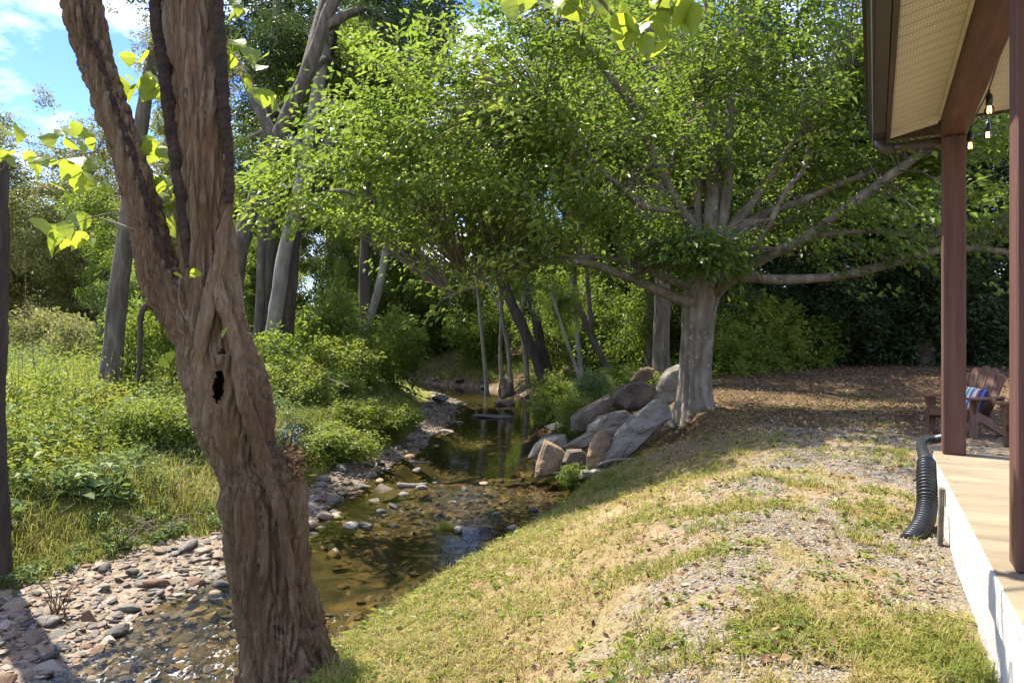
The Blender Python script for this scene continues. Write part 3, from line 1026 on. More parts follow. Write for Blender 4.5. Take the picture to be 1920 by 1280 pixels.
# ------------------------------------------------------------------ adirondack chairs
def chair(root):
    W = M['chair_wood']

    def part(name, mb, parent=None):
        return link(name, mb.mesh(name, False), W, parent or root)
    for s in (-1, 1):
        mb = MB()
        extrude(mb, [(-0.065, 0), (0.065, 0), (0.068, 0.53), (-0.068, 0.53)], 0.03, M=[[0, 1, 0], [1, 0, 0], [0, 0, 1]], off=(0.0, s * 0.30 - 0.015, 0.0))
        part("front_leg", mb)
        mb = MB()                                              # long sloping rear leg / seat stringer
        prof = [(-0.06, 0.27), (-0.055, 0.38), (0.10, 0.365), (0.34, 0.27), (0.62, 0.10), (0.80, 0.055), (0.82, 0.0), (0.66, 0.0), (0.45, 0.09), (0.20, 0.21)]
        extrude(mb, prof, 0.03, M=[[0, 1, 0], [1, 0, 0], [0, 0, 1]], off=(0.0, s * 0.262 - 0.015, 0.0))
        part("rear_leg", mb)
        mb = MB()                                              # armrest, wide at the front
        outl = [(-0.07, -0.14), (0.05, -0.17), (0.085, -0.10), (0.08, 0.10), (0.045, 0.35), (0.03, 0.58), (-0.03, 0.58), (-0.05, 0.30), (-0.075, 0.0)]
        poly = [(s * a + s * 0.30, b) for a, b in outl]
        extrude(mb, poly, 0.024, M=[[1, 0, 0], [0, 0, 1], [0, 1, 0]], off=(0, 0.532, 0))
        part("armrest", mb)
        mb = MB()
        extrude(mb, [(0.0, 0.53), (0.07, 0.53), (0.0, 0.33)], 0.028, off=(0, 0, 0))
        o = part("arm_bracket", mb)
        o.location = (s * 0.317, -0.014, -0.002)
        o.rotation_euler = (0, 0, 0 if s > 0 else math.pi)
    for k in range(6):
        mb = MB()
        y = -0.055 + k * 0.082
        z = 0.392 - max(0, y - 0.02) * 0.40
        box(mb, (0.55, 0.072, 0.02), bev=0.004)
        o = part("seat_slat", mb)
        o.location = (0, y, z)
        o.rotation_euler = (-0.38 if y > 0 else 0.12, 0, 0)
    tilt = 0.44
    for k in range(-2, 3):
        h = (0.86, 0.83, 0.74)[abs(k)] - 0.04
        wb_, wt = 0.045, 0.056
        poly = [(-wb_, 0), (wb_, 0), (wt, h - 0.05)] + [(wt * math.cos(a), h - 0.05 + 0.05 * math.sin(a)) for a in np.linspace(0.3, math.pi - 0.3, 6)] + [(-wt, h - 0.05)]
        if k:
            sk = 0.022 * k / 2
            poly = [(x, z - sk * x / wt * 0.9) for x, z in poly]
        mb = MB()
        extrude(mb, poly, 0.02)
        o = part("back_slat", mb)
        o.location = (k * 0.098, 0.36, 0.23)
        o.rotation_euler = (-tilt, k * 0.045, 0)
    for z, y, w_ in ((0.30, 0.43, 0.52), (0.525, 0.535, 0.72), (0.80, 0.655, 0.46)):
        mb = MB()
        box(mb, (w_, 0.022, 0.06), bev=0.004)
        o = part("back_brace", mb)
        o.location = (0, y, z)
        o.rotation_euler = (-tilt, 0, 0)
    mb = MB()
    box(mb, (0.55, 0.02, 0.10), bev=0.004)
    o = part("front_apron", mb)
    o.location = (0, -0.072, 0.33)


c1 = G(1785, 818)
ch1 = thing("adirondack_chair", (c1[0], c1[1], c1[2] - 0.004), "brown slatted wooden adirondack chair holding a striped pillow, behind the porch post", "chair", "adirondack chairs on the yard")
ch1.rotation_euler = (0, 0, -R(68))
chair(ch1)
ch1.scale = (0.93, 0.93, 0.93)
c2 = G(1894, 836) + np.array([0.04, -0.31, 0])
ch2 = link("adirondack_chair", None, None, None, (c2[0], c2[1], H1(c2[0], c2[1]) - 0.004), "brown wooden adirondack chair mostly hidden behind the porch post, only its armrest and leg showing", "chair", "adirondack chairs on the yard")
ch2.scale = (0.93, 0.93, 0.93)
ch2.rotation_euler = (0, 0, -R(70))
for ch in list(ch1.children):
    cc = ch.copy()
    COL.objects.link(cc)
    cc.parent = ch2


def stripe_mat():
    m, N, L, out = mat_new('serape_stripes')
    tc = N.new("ShaderNodeTexCoord")
    sp = N.new("ShaderNodeSeparateXYZ")
    L.new(tc.outputs['Object'], sp.inputs[0])
    f = math_node(N, L, 'MULTIPLY_ADD', sp.outputs['X'], 2.5)
    f.node.inputs[2].default_value = 0.5
    cols = [(0.02, 0.03, 0.12), (0.55, 0.55, 0.50), (0.10, 0.25, 0.42), (0.62, 0.58, 0.42), (0.30, 0.06, 0.05), (0.45, 0.55, 0.55), (0.12, 0.30, 0.26), (0.62, 0.60, 0.55), (0.06, 0.12, 0.35), (0.52, 0.40, 0.22), (0.50, 0.55, 0.60), (0.28, 0.07, 0.10), (0.02, 0.03, 0.10), (0.07, 0.12, 0.34), (0.015, 0.02, 0.07)]
    r = ramp(N, [(k / len(cols), c) for k, c in enumerate(cols)], 'CONSTANT')
    L.new(f, r.inputs['Fac'])
    b = N.new("ShaderNodeBsdfPrincipled")
    b.inputs['Roughness'].default_value = 0.95
    L.new(r.outputs[0], b.inputs['Base Color'])
    nb = noise(N, L, tc.outputs['Object'], 220, 2)
    bp = N.new("ShaderNodeBump")
    bp.inputs['Strength'].default_value = 0.4
    bp.inputs['Distance'].default_value = 0.003
    L.new(nb.outputs['Fac'], bp.inputs['Height'])
    L.new(bp.outputs['Normal'], b.inputs['Normal'])
    L.new(b.outputs[0], out.inputs['Surface'])
    return m


def pillow():
    n = 22
    u = np.linspace(-1, 1, n)
    a, b = np.meshgrid(u, u)
    th = 0.075 * ((1 - a ** 4) * (1 - b ** 4)) ** 0.55 + 0.002
    pin = 1 - 0.06 * (a * a * b * b) - 0.05 * (1 - np.abs(a * b))
    x, z = a * 0.20 * pin, b * 0.19 * pin
    mb = MB()
    i = np.arange(n * n).reshape(n, n)
    q = np.stack([i[:-1, :-1], i[:-1, 1:], i[1:, 1:], i[1:, :-1]], -1).reshape(-1, 4)
    mb.add(np.stack([x, -th, z], -1).reshape(-1, 3), q)
    mb.add(np.stack([x, th, z], -1).reshape(-1, 3), q[:, ::-1])
    o = link("pillow", mb.mesh("pillow"), stripe_mat(), None, None, "blue and white striped woven pillow propped on the adirondack chair's seat", "pillow")
    mw = Matrix.Translation(ch1.location) @ Matrix.Rotation(-R(68), 4, 'Z') @ Matrix.Scale(0.93, 4) @ Matrix.Translation((0.06, 0.29, 0.50)) @ Euler((-0.44, 0.10, 0)).to_matrix().to_4x4()
    o.matrix_world = mw


pillow()

# ------------------------------------------------------------------ hollow tree in front
def bark_disp(amp, fx, fz, seed, hole=None):
    def f(base, pts, d, h, r):
        p = np.stack([base[..., 0] * fx + seed, base[..., 1] * fx - seed, base[..., 2] * fz + seed * 0.3], -1)
        w = (fbm(p * 0.45 + 5.0, 3) - 0.5) * 2.2
        n = fbm(p + w[..., None], 3)
        pw = p * np.array([0.62, 0.62, 0.62]) + (w * 0.9)[..., None] * np.array([1, 1, 0.3])
        cell = np.floor(pw).astype(np.int64)
        f1 = np.full(pw.shape[:-1], 9.0)
        f2 = np.full(pw.shape[:-1], 9.0)
        for ax in (-1, 0, 1):
            for ay in (-1, 0, 1):
                for az in (-1, 0, 1):
                    c = cell + np.array([ax, ay, az])
                    jx = np.stack([hash3(c[..., 0], c[..., 1], c[..., 2]), hash3(c[..., 1], c[..., 2] + 7, c[..., 0]), hash3(c[..., 2] + 3, c[..., 0], c[..., 1])], -1)
                    dd = np.linalg.norm(c + jx - pw, axis=-1)
                    f2 = np.where(dd < f1, f1, np.minimum(f2, dd))
                    f1 = np.minimum(f1, dd)
        fine = 1 - np.abs(2 * fbm(p * np.array([1.9, 1.9, 2.2]) + w[..., None] * 2, 2) - 1)
        ridge = sstep(0.0, 0.38, f2 - f1) * (0.35 + 0.75 * np.clip((fine - 0.45) / 0.5, 0, 1))
        ridge = np.clip(ridge, 0, 1)
        big = (fbm(p * np.array([0.18, 0.18, 0.55]), 2) - 0.5)
        out = amp * (0.8 - 1.25 * (1 - ridge)) + big * amp * 2.5 + (vnoise(p * np.array([3.1, 3.1, 5.0])) - 0.5) * amp * 0.35
        f.ridge = ridge
        if hole is not None:
            for (hc, hw, hh, dep) in hole:
                q = base - np.asarray(hc)
                front = np.where(d[..., 1] < 0.1, 1.0, 0.0)
                wob = (vnoise(np.stack([base[..., 0] * 30, base[..., 2] * 30, base[..., 1] * 0], -1)) - 0.5) * 0.5
                e = np.sqrt((q[..., 0] / hw) ** 2 + (q[..., 2] / hh) ** 2) + wob * 0.5
                lip = np.exp(-((e - 1.35) / 0.35) ** 2) * 0.016
                out = out + front * lip
                f.open = getattr(f, 'open', np.zeros(e.shape, bool)) | ((front > 0) & (e < 0.9))
        return out
    return f


TD = 4.4
tb = P(545, 1300, TD)
tree_h = thing("hollow_tree", (tb[0], tb[1], tb[2]), "gnarled two-stemmed tree with furrowed brown bark and a dark hollow, leaning over the creek bank", "tree")
oH = np.array(tree_h.location)
S = TD / F


def stem(rows, depth_shift=0.0):
    pts = [P(c, y, TD + depth_shift) - oH for (y, c, w) in rows]
    return pts, [w * S / 2 * (0.86 if y < 540 else 0.92) for (y, c, w) in rows]


main_rows = [(1400, 575, 300), (1340, 562, 232), (1280, 548, 186), (1200, 531, 165), (1100, 512, 156), (1000, 501, 158), (930, 491, 164), (900, 482, 152), (872, 465, 122), (850, 455, 120), (820, 446, 134), (790, 438, 146), (760, 430, 149), (700, 416, 146),
             (650, 404, 132), (600, 396, 118), (550, 392, 110), (500, 390, 106), (400, 388, 98), (300, 383, 106), (200, 373, 104), (100, 361, 106), (0, 352, 104), (-150, 342, 98), (-400, 330, 88), (-800, 345, 60), (-1200, 330, 34)]
pts, rad = stem(main_rows)
holes = [(P(405, 722, TD - 0.25) - oH, 0.042, 0.120, 0.26), (P(406, 660, TD - 0.25) - oH, 0.027, 0.029, 0.2)]
for hc in holes:
    pass
dsp = bark_disp(0.030, 34.0, 3.0, 3.0, holes)
mb = MB()
nr_, ns_ = 480, 160
flare = lambda th, u: 1 + 0.16 * np.cos(3 * th + 0.6 + 4 * u) * np.exp(-((u - 0.0) / 0.10) ** 2) + 0.05 * np.cos(2 * th + 7 * u) + 0.035 * np.cos(5 * th - 9 * u)
tube(mb, pts, rad, ns_, nr_, disp=dsp, profile=flare)
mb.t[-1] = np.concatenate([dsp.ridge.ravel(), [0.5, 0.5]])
opn = dsp.open
qo = opn[:-1] & opn[1:] & np.roll(opn, -1, 1)[:-1] & np.roll(opn, -1, 1)[1:]
mb.f4[-1] = mb.f4[-1][~qo.ravel()]                             # the hollow opens into the trunk
link("trunk", mb.mesh("trunk"), M['furrowed_bark'], tree_h)
left_rows = [(690, 414, 70), (640, 385, 92), (600, 354, 98), (560, 327, 92), (505, 299, 80), (450, 286, 74), (400, 274, 73), (300, 244, 64), (200, 210, 62), (100, 173, 66), (0, 151, 74), (-150, 128, 68), (-400, 70, 56), (-800, -120, 42), (-1200, -380, 24)]
pts, rad = stem(left_rows, -0.02)
dsp2 = bark_disp(0.022, 38.0, 3.4, 8.0)
mb = MB()
tube(mb, pts, rad, 96, 300, disp=dsp2)
mb.t[-1] = np.concatenate([dsp2.ridge.ravel(), [0.5, 0.5]])
link("limb", mb.mesh("limb"), M['furrowed_bark'], tree_h)
# swollen seams running down the trunk
for rows in ([(470, 398, 4), (560, 392, 24), (640, 380, 30), (720, 374, 30), (820, 402, 32), (930, 434, 30), (1010, 432, 34), (1080, 442, 34), (1180, 462, 34), (1300, 478, 40)],
             [(290, 420, 4), (380, 430, 20), (460, 415, 26), (540, 408, 26), (640, 440, 26), (740, 455, 30), (860, 492, 30), (960, 525, 26), (1080, 545, 18), (1200, 560, 3)],
             [(520, 300, 6), (620, 345, 26), (700, 362, 28), (790, 388, 26), (870, 412, 4)]):
    q_ = []
    for (y, c, w) in rows:
        mr = np.array(main_rows)[::-1]
        cc, ww = np.interp(y, mr[:, 0], mr[:, 1]), np.interp(y, mr[:, 0], mr[:, 2])
        u = np.clip((c - cc) / (ww / 2), -0.96, 0.96)
        q_.append(P(c, y, TD - math.sqrt(1 - u * u) * ww / 2 * S * 0.97) - oH)
    dd = bark_disp(0.010, 34.0, 6.0, 5.0)
    mb = MB()
    tube(mb, q_, [w * S / 2 * 0.8 for (_, _, w) in rows], 26, 150, disp=dd)
    mb.t[-1] = np.concatenate([dd.ridge.ravel(), [0.5, 0.5]])
    link("bark_seam", mb.mesh("bark_seam"), M['furrowed_bark'], tree_h)
# broken stub on the right of the trunk
dd = bark_disp(0.016, 22, 5, 9.0)
mb = MB()
tube(mb, [P(x, y, TD - 0.02) - oH for x, y in ((535, 1010), (543, 960), (546, 905), (545, 866))], [0.10, 0.105, 0.085, 0.045], 40, 60, disp=dd)
mb.t[-1] = np.concatenate([dd.ridge.ravel(), [0.5, 0.5]])
link("broken_stub", mb.mesh("broken_stub"), M['furrowed_bark'], tree_h)
n = 160                                                         # dry leaves and bark caught on the stub
v, q, t = leaf_quads(np.array([P(548, 868, TD - 0.06) - oH]) + rng.normal(size=(n, 3)) * np.array([0.045, 0.04, 0.075]), rand_dirs(n) + np.array([0, 0, -0.3]), rand_dirs(n), rng.uniform(0.03, 0.065, n), 0.022, 0.3, rng.random(n) * 0.8)
mb = MB()
mb.add(v, q, None, t)
link("caught_debris", mb.mesh("caught_debris", False), M['litter'], tree_h, kind="stuff")
for pp_, r_ in ((((585, 1180), (618, 1235), (660, 1275), (720, 1300)), (0.07, 0.055, 0.035, 0.012)), (((570, 1210), (600, 1275), (625, 1330), (640, 1380)), (0.11, 0.09, 0.06, 0.03)), (((480, 1230), (462, 1290), (440, 1350), (430, 1400)), (0.10, 0.09, 0.06, 0.03))):
    dd = bark_disp(0.012, 30, 6, 19.0)
    mb = MB()
    tube(mb, [P(x_, y_, TD - 0.03 - 0.03 * k_) - oH for k_, (x_, y_) in enumerate(pp_)], r_, 36, 60, disp=dd)
    mb.t[-1] = np.concatenate([dd.ridge.ravel(), [0.5, 0.5]])
    link("root", mb.mesh("root"), M['furrowed_bark'], tree_h)
# dead hanging branch on the left
mb = MB()
tube(mb, [P(x, y, TD - 0.06) - oH for x, y in ((372, 625), (318, 586), (284, 570), (266, 586), (262, 630), (261, 680), (259, 715))], [0.05, 0.036, 0.024, 0.017, 0.016, 0.013, 0.008], 12, 40, disp=lambda b, p, d, h, r: (vnoise(b * 40) - 0.5) * 0.012)
link("dead_branch", mb.mesh("dead_branch"), M['dark_bark'], tree_h)
mb = MB()
tube(mb, [P(x, y, TD - 0.10) - oH for x, y in ((275, 432), (245, 428), (215, 418), (186, 408))], [0.010, 0.009, 0.007, 0.004], 8, 20)
link("dead_branch", mb.mesh("dead_branch"), M['twig'], tree_h)

# hairy vines climbing the stems
def vine(rows, label, dz, wscale=1.0):
    p = [P(x, y, TD + dz) for (y, x, w) in rows]
    b = p[-1]
    t_ = thing("climbing_vine", b, label, "vine", "dark hairy vines climbing the hollow tree")
    mb = MB()
    tube(mb, np.array(p) - b, [w * S / 2 * wscale for (_, _, w) in rows], 18, 220, disp=lambda bb, pp, d, h, r: (fbm(bb * 55, 2) - 0.45) * 0.028)
    link("stem", mb.mesh("stem"), M['vine_bark'], t_)
    mb = MB()
    pr, rr = resample(np.array(p) - b, [w * S / 2 for (_, _, w) in rows], 500)
    n = 1500
    k = rng.integers(0, 500, n)
    d = rand_dirs(n)
    v, q, tt = leaf_quads(pr[k] + d * rr[k][:, None] * 0.9, d + np.array([0, 0, -0.4]), rand_dirs(n), rng.uniform(0.012, 0.032, n), 0.003)
    mb.add(v, q, None, tt)
    link("rootlets", mb.mesh("rootlets"), M['vine_bark'], t_)
    return t_


vine([(-300, 292, 18), (0, 291, 20), (120, 307, 22), (240, 321, 22), (340, 338, 24), (430, 348, 22), (500, 358, 20)], "dark hairy vine in the crotch up the left side of the straight stem", -0.10)
vine([(-300, 402, 16), (0, 409, 18), (100, 414, 20), (220, 421, 20), (300, 428, 16), (380, 430, 12)], "dark hairy vine up the right side of the straight stem", -0.10)
vine([(-200, 140, 14), (40, 160, 18), (100, 184, 16), (200, 216, 18), (280, 246, 20), (360, 272, 20), (440, 294, 20), (520, 324, 18)], "dark hairy vine up the right side of the leaning left stem", -0.10, 0.45)

# ---- large leaves on the near twigs
def big_leaf_mesh(seed, ratio=0.72, cut=0.0):
    r = np.random.default_rng(seed)
    n = 15
    u = np.linspace(0, 1, n)
    w = ratio * 0.62 * (np.sin(np.pi * u ** 0.62) * (1 - u) ** 0.22) ** 0.8
    w = w * (1 + 0.05 * np.sin(u * 60)) + 0.003
    curl = r.uniform(0.10, 0.35)
    z = -curl * u ** 2
    v, tint = [], []
    for k in range(n):
        for j in (-1, -0.5, 0, 0.5, 1):
            fold = 0.22 * abs(j) * w[k] * r.uniform(0.6, 1.2)
            v.append((j * w[k], u[k], z[k] + fold - 0.10 * j * j * w[k] + r.normal(0, 0.008)))
    i = np.arange(n * 5).reshape(n, 5)
    q = np.stack([i[:-1, :-1], i[:-1, 1:], i[1:, 1:], i[1:, :-1]], -1).reshape(-1, 4)
    mb = MB()
    mb.add(v, q, None, r.uniform(0.3, 0.95))
    return mb.mesh("leaf")


def big_leaf_mat():
    """broad leaf: paler side veins, some holes' brown rims"""
    m, N, L, out = mat_new('broad_leaf')
    tc = N.new("ShaderNodeTexCoord")
    sp = N.new("ShaderNodeSeparateXYZ")
    L.new(tc.outputs['Object'], sp.inputs[0])
    ax_ = math_node(N, L, 'ABSOLUTE', sp.outputs['X'])
    v = math_node(N, L, 'MULTIPLY_ADD', ax_, -0.8)
    L.new(sp.outputs['Y'], v.node.inputs[2])
    s = math_node(N, L, 'FRACT', math_node(N, L, 'MULTIPLY', v, 9.0))
    vein = math_node(N, L, 'LESS_THAN', s, 0.16)
    mid = math_node(N, L, 'LESS_THAN', ax_, 0.012)
    vein = math_node(N, L, 'MAXIMUM', vein, mid)
    at = N.new("ShaderNodeAttribute")
    at.attribute_name = "tint"
    oi = N.new("ShaderNodeObjectInfo")
    f = math_node(N, L, 'MULTIPLY_ADD', oi.outputs['Random'], 0.7)
    L.new(math_node(N, L, 'MULTIPLY', at.outputs['Fac'], 0.3), f.node.inputs[2])
    rp = ramp(N, [(0, (0.065, 0.13, 0.02)), (0.5, (0.14, 0.22, 0.025)), (0.85, (0.24, 0.31, 0.03)), (1, (0.36, 0.34, 0.04))])
    L.new(f, rp.inputs['Fac'])
    nz = noise(N, L, tc.outputs['Object'], 5, 4, 0.6)
    rz = ramp(N, [(0.66, (0, 0, 0)), (0.72, (1, 1, 1))])
    L.new(nz.outputs['Fac'], rz.inputs['Fac'])
    col = mixc(N, L, rz.outputs[0], rp.outputs[0], (0.22, 0.15, 0.04))
    col2 = mixc(N, L, math_node(N, L, 'MULTIPLY', vein, 0.45), col, (0.34, 0.40, 0.12))
    b = N.new("ShaderNodeBsdfPrincipled")
    b.inputs['Roughness'].default_value = 0.45
    L.new(col2, b.inputs['Base Color'])
    tr = N.new("ShaderNodeBsdfTranslucent")
    L.new(mixc(N, L, 0.55, col2, (0.55, 0.62, 0.05)), tr.inputs['Color'])
    mx = N.new("ShaderNodeMixShader")
    mx.inputs[0].default_value = 0.55
    L.new(b.outputs[0], mx.inputs[1])
    L.new(tr.outputs[0], mx.inputs[2])
    L.new(mx.outputs[0], out.inputs['Surface'])
    return m


M['broad_leaf'] = big_leaf_mat()
leaf_meshes = [big_leaf_mesh(k, 0.62 + 0.05 * k) for k in range(6)]
for me_ in leaf_meshes:
    me_.materials.append(M['broad_leaf'])


def leafy_twig(path_px, depth, leaf_px, size, radius=0.006, attach=None, dvar=0.12, tree=None, hang=0.75):
    """a twig of the hollow tree with its own broad leaves; leaf_px = spots (photo px) the leaves hang at"""
    o_ = np.array((tree or tree_h).location)
    p = [P(x, y, depth) for x, y in path_px]
    if attach is not None:
        p = [np.asarray(attach)] + p
    mb = MB()
    tube(mb, np.array(p) - o_, np.linspace(radius, 0.0018, len(p)), 7, 14 * len(p))
    tw = link("twig", mb.mesh("twig"), M['twig'], tree or tree_h)
    for (x, y) in leaf_px:
        c = P(x, y, depth + random.uniform(-dvar, dvar)) - o_
        lf = link("leaf", random.choice(leaf_meshes), None, tw)
        sc = size * random.uniform(0.75, 1.2)
        dirv = Vector((random.uniform(-0.9, 0.9), random.uniform(-0.8, 0.5), -hang * random.uniform(0.3, 1.3)))
        qd = dirv.to_track_quat('Y', 'Z')
        lf.rotation_mode = 'QUATERNION'
        lf.rotation_quaternion = qd @ Euler((0, random.uniform(-0.8, 0.8), 0)).to_quaternion()
        dl = lf.rotation_quaternion @ Vector((0, 0.5 * sc, 0))
        lf.location = (c[0] - dl.x, c[1] - dl.y, c[2] - dl.z)
        lf.scale = (sc, sc, sc)
    return tw


def jit(cx, cy, rx, ry, n):
    return [(cx + random.uniform(-rx, rx), cy + random.uniform(-ry, ry)) for _ in range(n)]


leafy_twig([(195, 262), (180, 283), (145, 288), (105, 278), (60, 268), (22, 262)], 4.3,
           [(38, 250), (10, 245), (92, 262), (112, 248), (130, 248), (142, 244), (158, 250), (135, 272), (155, 275), (170, 270), (60, 305), (68, 322), (80, 300), (95, 305), (52, 292), (122, 312), (145, 302), (165, 312), (128, 320), (112, 350), (140, 340), (150, 352), (172, 335), (160, 345), (130, 372), (195, 350), (205, 352), (188, 300)], 0.115, attach=P(215, 290, 4.35))
leafy_twig([(232, 400), (180, 405), (140, 420)], 3.6, [(85, 425), (105, 440), (125, 430), (145, 450), (120, 460), (150, 425), (165, 445), (95, 455), (135, 415), (160, 415)], 0.13, attach=P(262, 420, 4.3))
leafy_twig([(330, 120), (300, 160), (270, 170), (250, 180)], 4.45, [(285, 72), (262, 108), (240, 112), (232, 160), (250, 150), (262, 178), (278, 170), (295, 150), (292, 170), (245, 175), (268, 150), (300, 180)], 0.13, attach=P(345, 110, 4.4))
leafy_twig([(340, 240), (318, 268), (290, 270)], 4.45, [(282, 268), (300, 278), (312, 285), (288, 292), (275, 280), (268, 292), (318, 268)], 0.13, attach=P(352, 230, 4.4))
leafy_twig([(276, 315), (300, 330), (318, 360), (330, 400)], 4.5, [(300, 335), (315, 340), (292, 350), (310, 360), (318, 378), (300, 380), (314, 395), (308, 412), (320, 425), (298, 365)], 0.13, attach=P(262, 318, 4.4))
leafy_twig([(445, 210), (470, 150), (500, 130)], 4.45, [(440, 28), (450, 24), (440, 70), (452, 78), (430, 84), (460, 92), (435, 100), (428, 118), (472, 104), (484, 126), (478, 118), (492, 108), (470, 160), (482, 175), (488, 190), (500, 185), (515, 195), (520, 205), (440, 115), (478, 178)], 0.13, attach=P(420, 220, 4.4))
leafy_twig([(432, 60), (440, 40)], 4.4, [(438, 2), (446, 18), (432, 30)], 0.09, attach=P(412, 110, 4.4))
# bough arching over the yard from the straight stem, its tip hanging into view
bough_root = P(345, -520, TD)
leafy_twig([(500, -700), (760, -520), (960, -240), (1060, -60), (1120, -6), (1150, 30), (1180, 52)], 3.3,
           [(960, 18), (985, 2), (1030, 8), (1050, 2), (1075, 20), (1090, 28), (1085, 10), (1125, 10), (1112, 0), (1145, 12), (1158, 75), (1165, 62), (1185, 58), (1180, 40)], 0.155, 0.03, attach=bough_root, dvar=0.06)
leafy_twig([(1120, -120), (1200, -80), (1240, -20), (1225, 30), (1200, 55)], 3.3, [(1240, 6), (1252, 16), (1262, 4), (1275, 24), (1290, 35), (1300, 38), (1205, 40), (1240, 50), (1215, 88), (1222, 96), (1250, 2), (1230, -8), (1275, -5)], 0.15, 0.012, attach=P(1040, -100, 3.3), dvar=0.06)
# two soft leaves and a tendril on the trunk face
leafy_twig([(335, 560), (345, 590), (362, 615), (372, 640)], TD - 0.34, [(318, 668), (348, 658), (310, 680), (420, 622), (335, 515), (365, 512)], 0.075, 0.004, attach=P(338, 520, TD - 0.30), dvar=0.02)

# ------------------------------------------------------------------ crowns
UP = np.array([0.0, 0.0, 1.0])


def sprays(mb, C, O, rad, per, leaf, wid, tint, tvar=0.13, flat=0.30, droop=0.35, tilt=0.55):
    """leafy sprays: flat fans of 'per' leaves round each centre, reaching along O"""
    n = len(C)
    rad = np.broadcast_to(rad, (n,))
    tint = np.broadcast_to(tint, (n,))
    k = np.repeat(np.arange(n), per)
    o = unit(O * np.array([1, 1, 0.6]) + 1e-6)
    s = unit(np.cross(o, UP) + 1e-6)
    u = np.cross(s, o)
    N_ = n * per
    rr = np.sqrt(rng.random(N_)) * rad[k]
    ph = rng.uniform(0, 2 * math.pi, N_)
    a, b = rr * np.cos(ph) * 1.25, rr * np.sin(ph)
    pos = C[k] + o[k] * a[:, None] + s[k] * b[:, None] + u[k] * (rng.normal(size=N_) * flat * rad[k] - 0.25 * rr ** 2 / np.maximum(rad[k], 1e-3))[:, None]
    side = np.sign(b)
    d = o[k] * rng.uniform(0.2, 1.0, N_)[:, None] + s[k] * (side * rng.uniform(0.2, 1.1, N_))[:, None] - UP * rng.uniform(0, 2 * droop, N_)[:, None] + rng.normal(size=(N_, 3)) * 0.25
    nr = UP + rng.normal(size=(N_, 3)) * tilt
    L_ = leaf * rng.uniform(0.65, 1.25, N_)
    v, q, t = leaf_quads(pos, d, nr, L_, L_ * wid, 0.18, np.clip(tint[k] + rng.normal(size=N_) * tvar, 0, 1), 0.12)
    mb.add(v, q, None, t)


def ellipsoid_points(n, c, r, shell=0.45, gap=0.46, gsc=0.45, seed=0.0, zmin=None):
    """cluster centres spread through an ellipsoid, denser towards its skin, with holes"""
    out = []
    c, r = np.asarray(c, float), np.asarray(r, float)
    while len(out) < n:
        d = rand_dirs(n * 2)
        f = shell + (1 - shell) * rng.random(n * 2) ** 0.6
        bump = 0.80 + 0.45 * fbm(d * 2.2 + seed, 3)
        p = c + d * r * (f * bump)[:, None]
        keep = fbm(p * gsc + seed, 2) > gap
        if zmin is not None:
            keep &= p[:, 2] > zmin
        out += list(p[keep])
    return np.array(out[:n])


def twigs_to(mb, C, src, r0=0.012):
    for c, s_ in zip(C, src):
        m = (c + s_) / 2 + np.array([0, 0, 0.10])
        tube(mb, [s_, m, c], [r0, r0 * 0.7, r0 * 0.35], 3, cap=False)


# ------------------------------------------------------------------ the beech
BD = 12.5
bb = G(1305, 767)
BD = bb[1]
beech = thing("beech_tree", bb, "spreading multi-stemmed tree with smooth grey trunk and low sweeping limbs above the boulders", "tree")
oB = bb.copy()
SB = BD / F
rows = [(800, 1306, 96), (772, 1305, 84), (740, 1304, 68), (690, 1305, 62), (640, 1308, 61), (590, 1311, 63), (555, 1316, 70), (525, 1324, 72), (495, 1330, 64), (465, 1333, 52)]
grooves = [(1.75, 0.10), (2.30, 0.16), (2.85, 0.13), (3.35, 0.20), (3.95, 0.15), (4.5, 0.12), (5.4, 0.15), (0.4, 0.15)]
flut = lambda th, u: 1.04 + 0.05 * np.cos(3 * th + 2.5 * u + 1.9) - sum(dp * (1 - 0.35 * u) * np.exp(-((th - g - 0.25 * np.sin(3 * u + g)) / 0.11) ** 2) for g, dp in grooves) + 0.28 * np.exp(-((u) / 0.09) ** 2) * np.maximum(np.cos(5 * th + 0.4), -0.2)
mb = MB()
tube(mb, [P(c, y, BD) - oB for y, c, w in rows], [w * SB / 2 * 0.93 for _, _, w in rows], 110, 120, profile=flut, disp=lambda b, p, d, h, r: (fbm(b * np.array([5, 5, 1.6]), 3) - 0.5) * 0.045)
link("trunk", mb.mesh("trunk"), M['beech_bark'], beech)
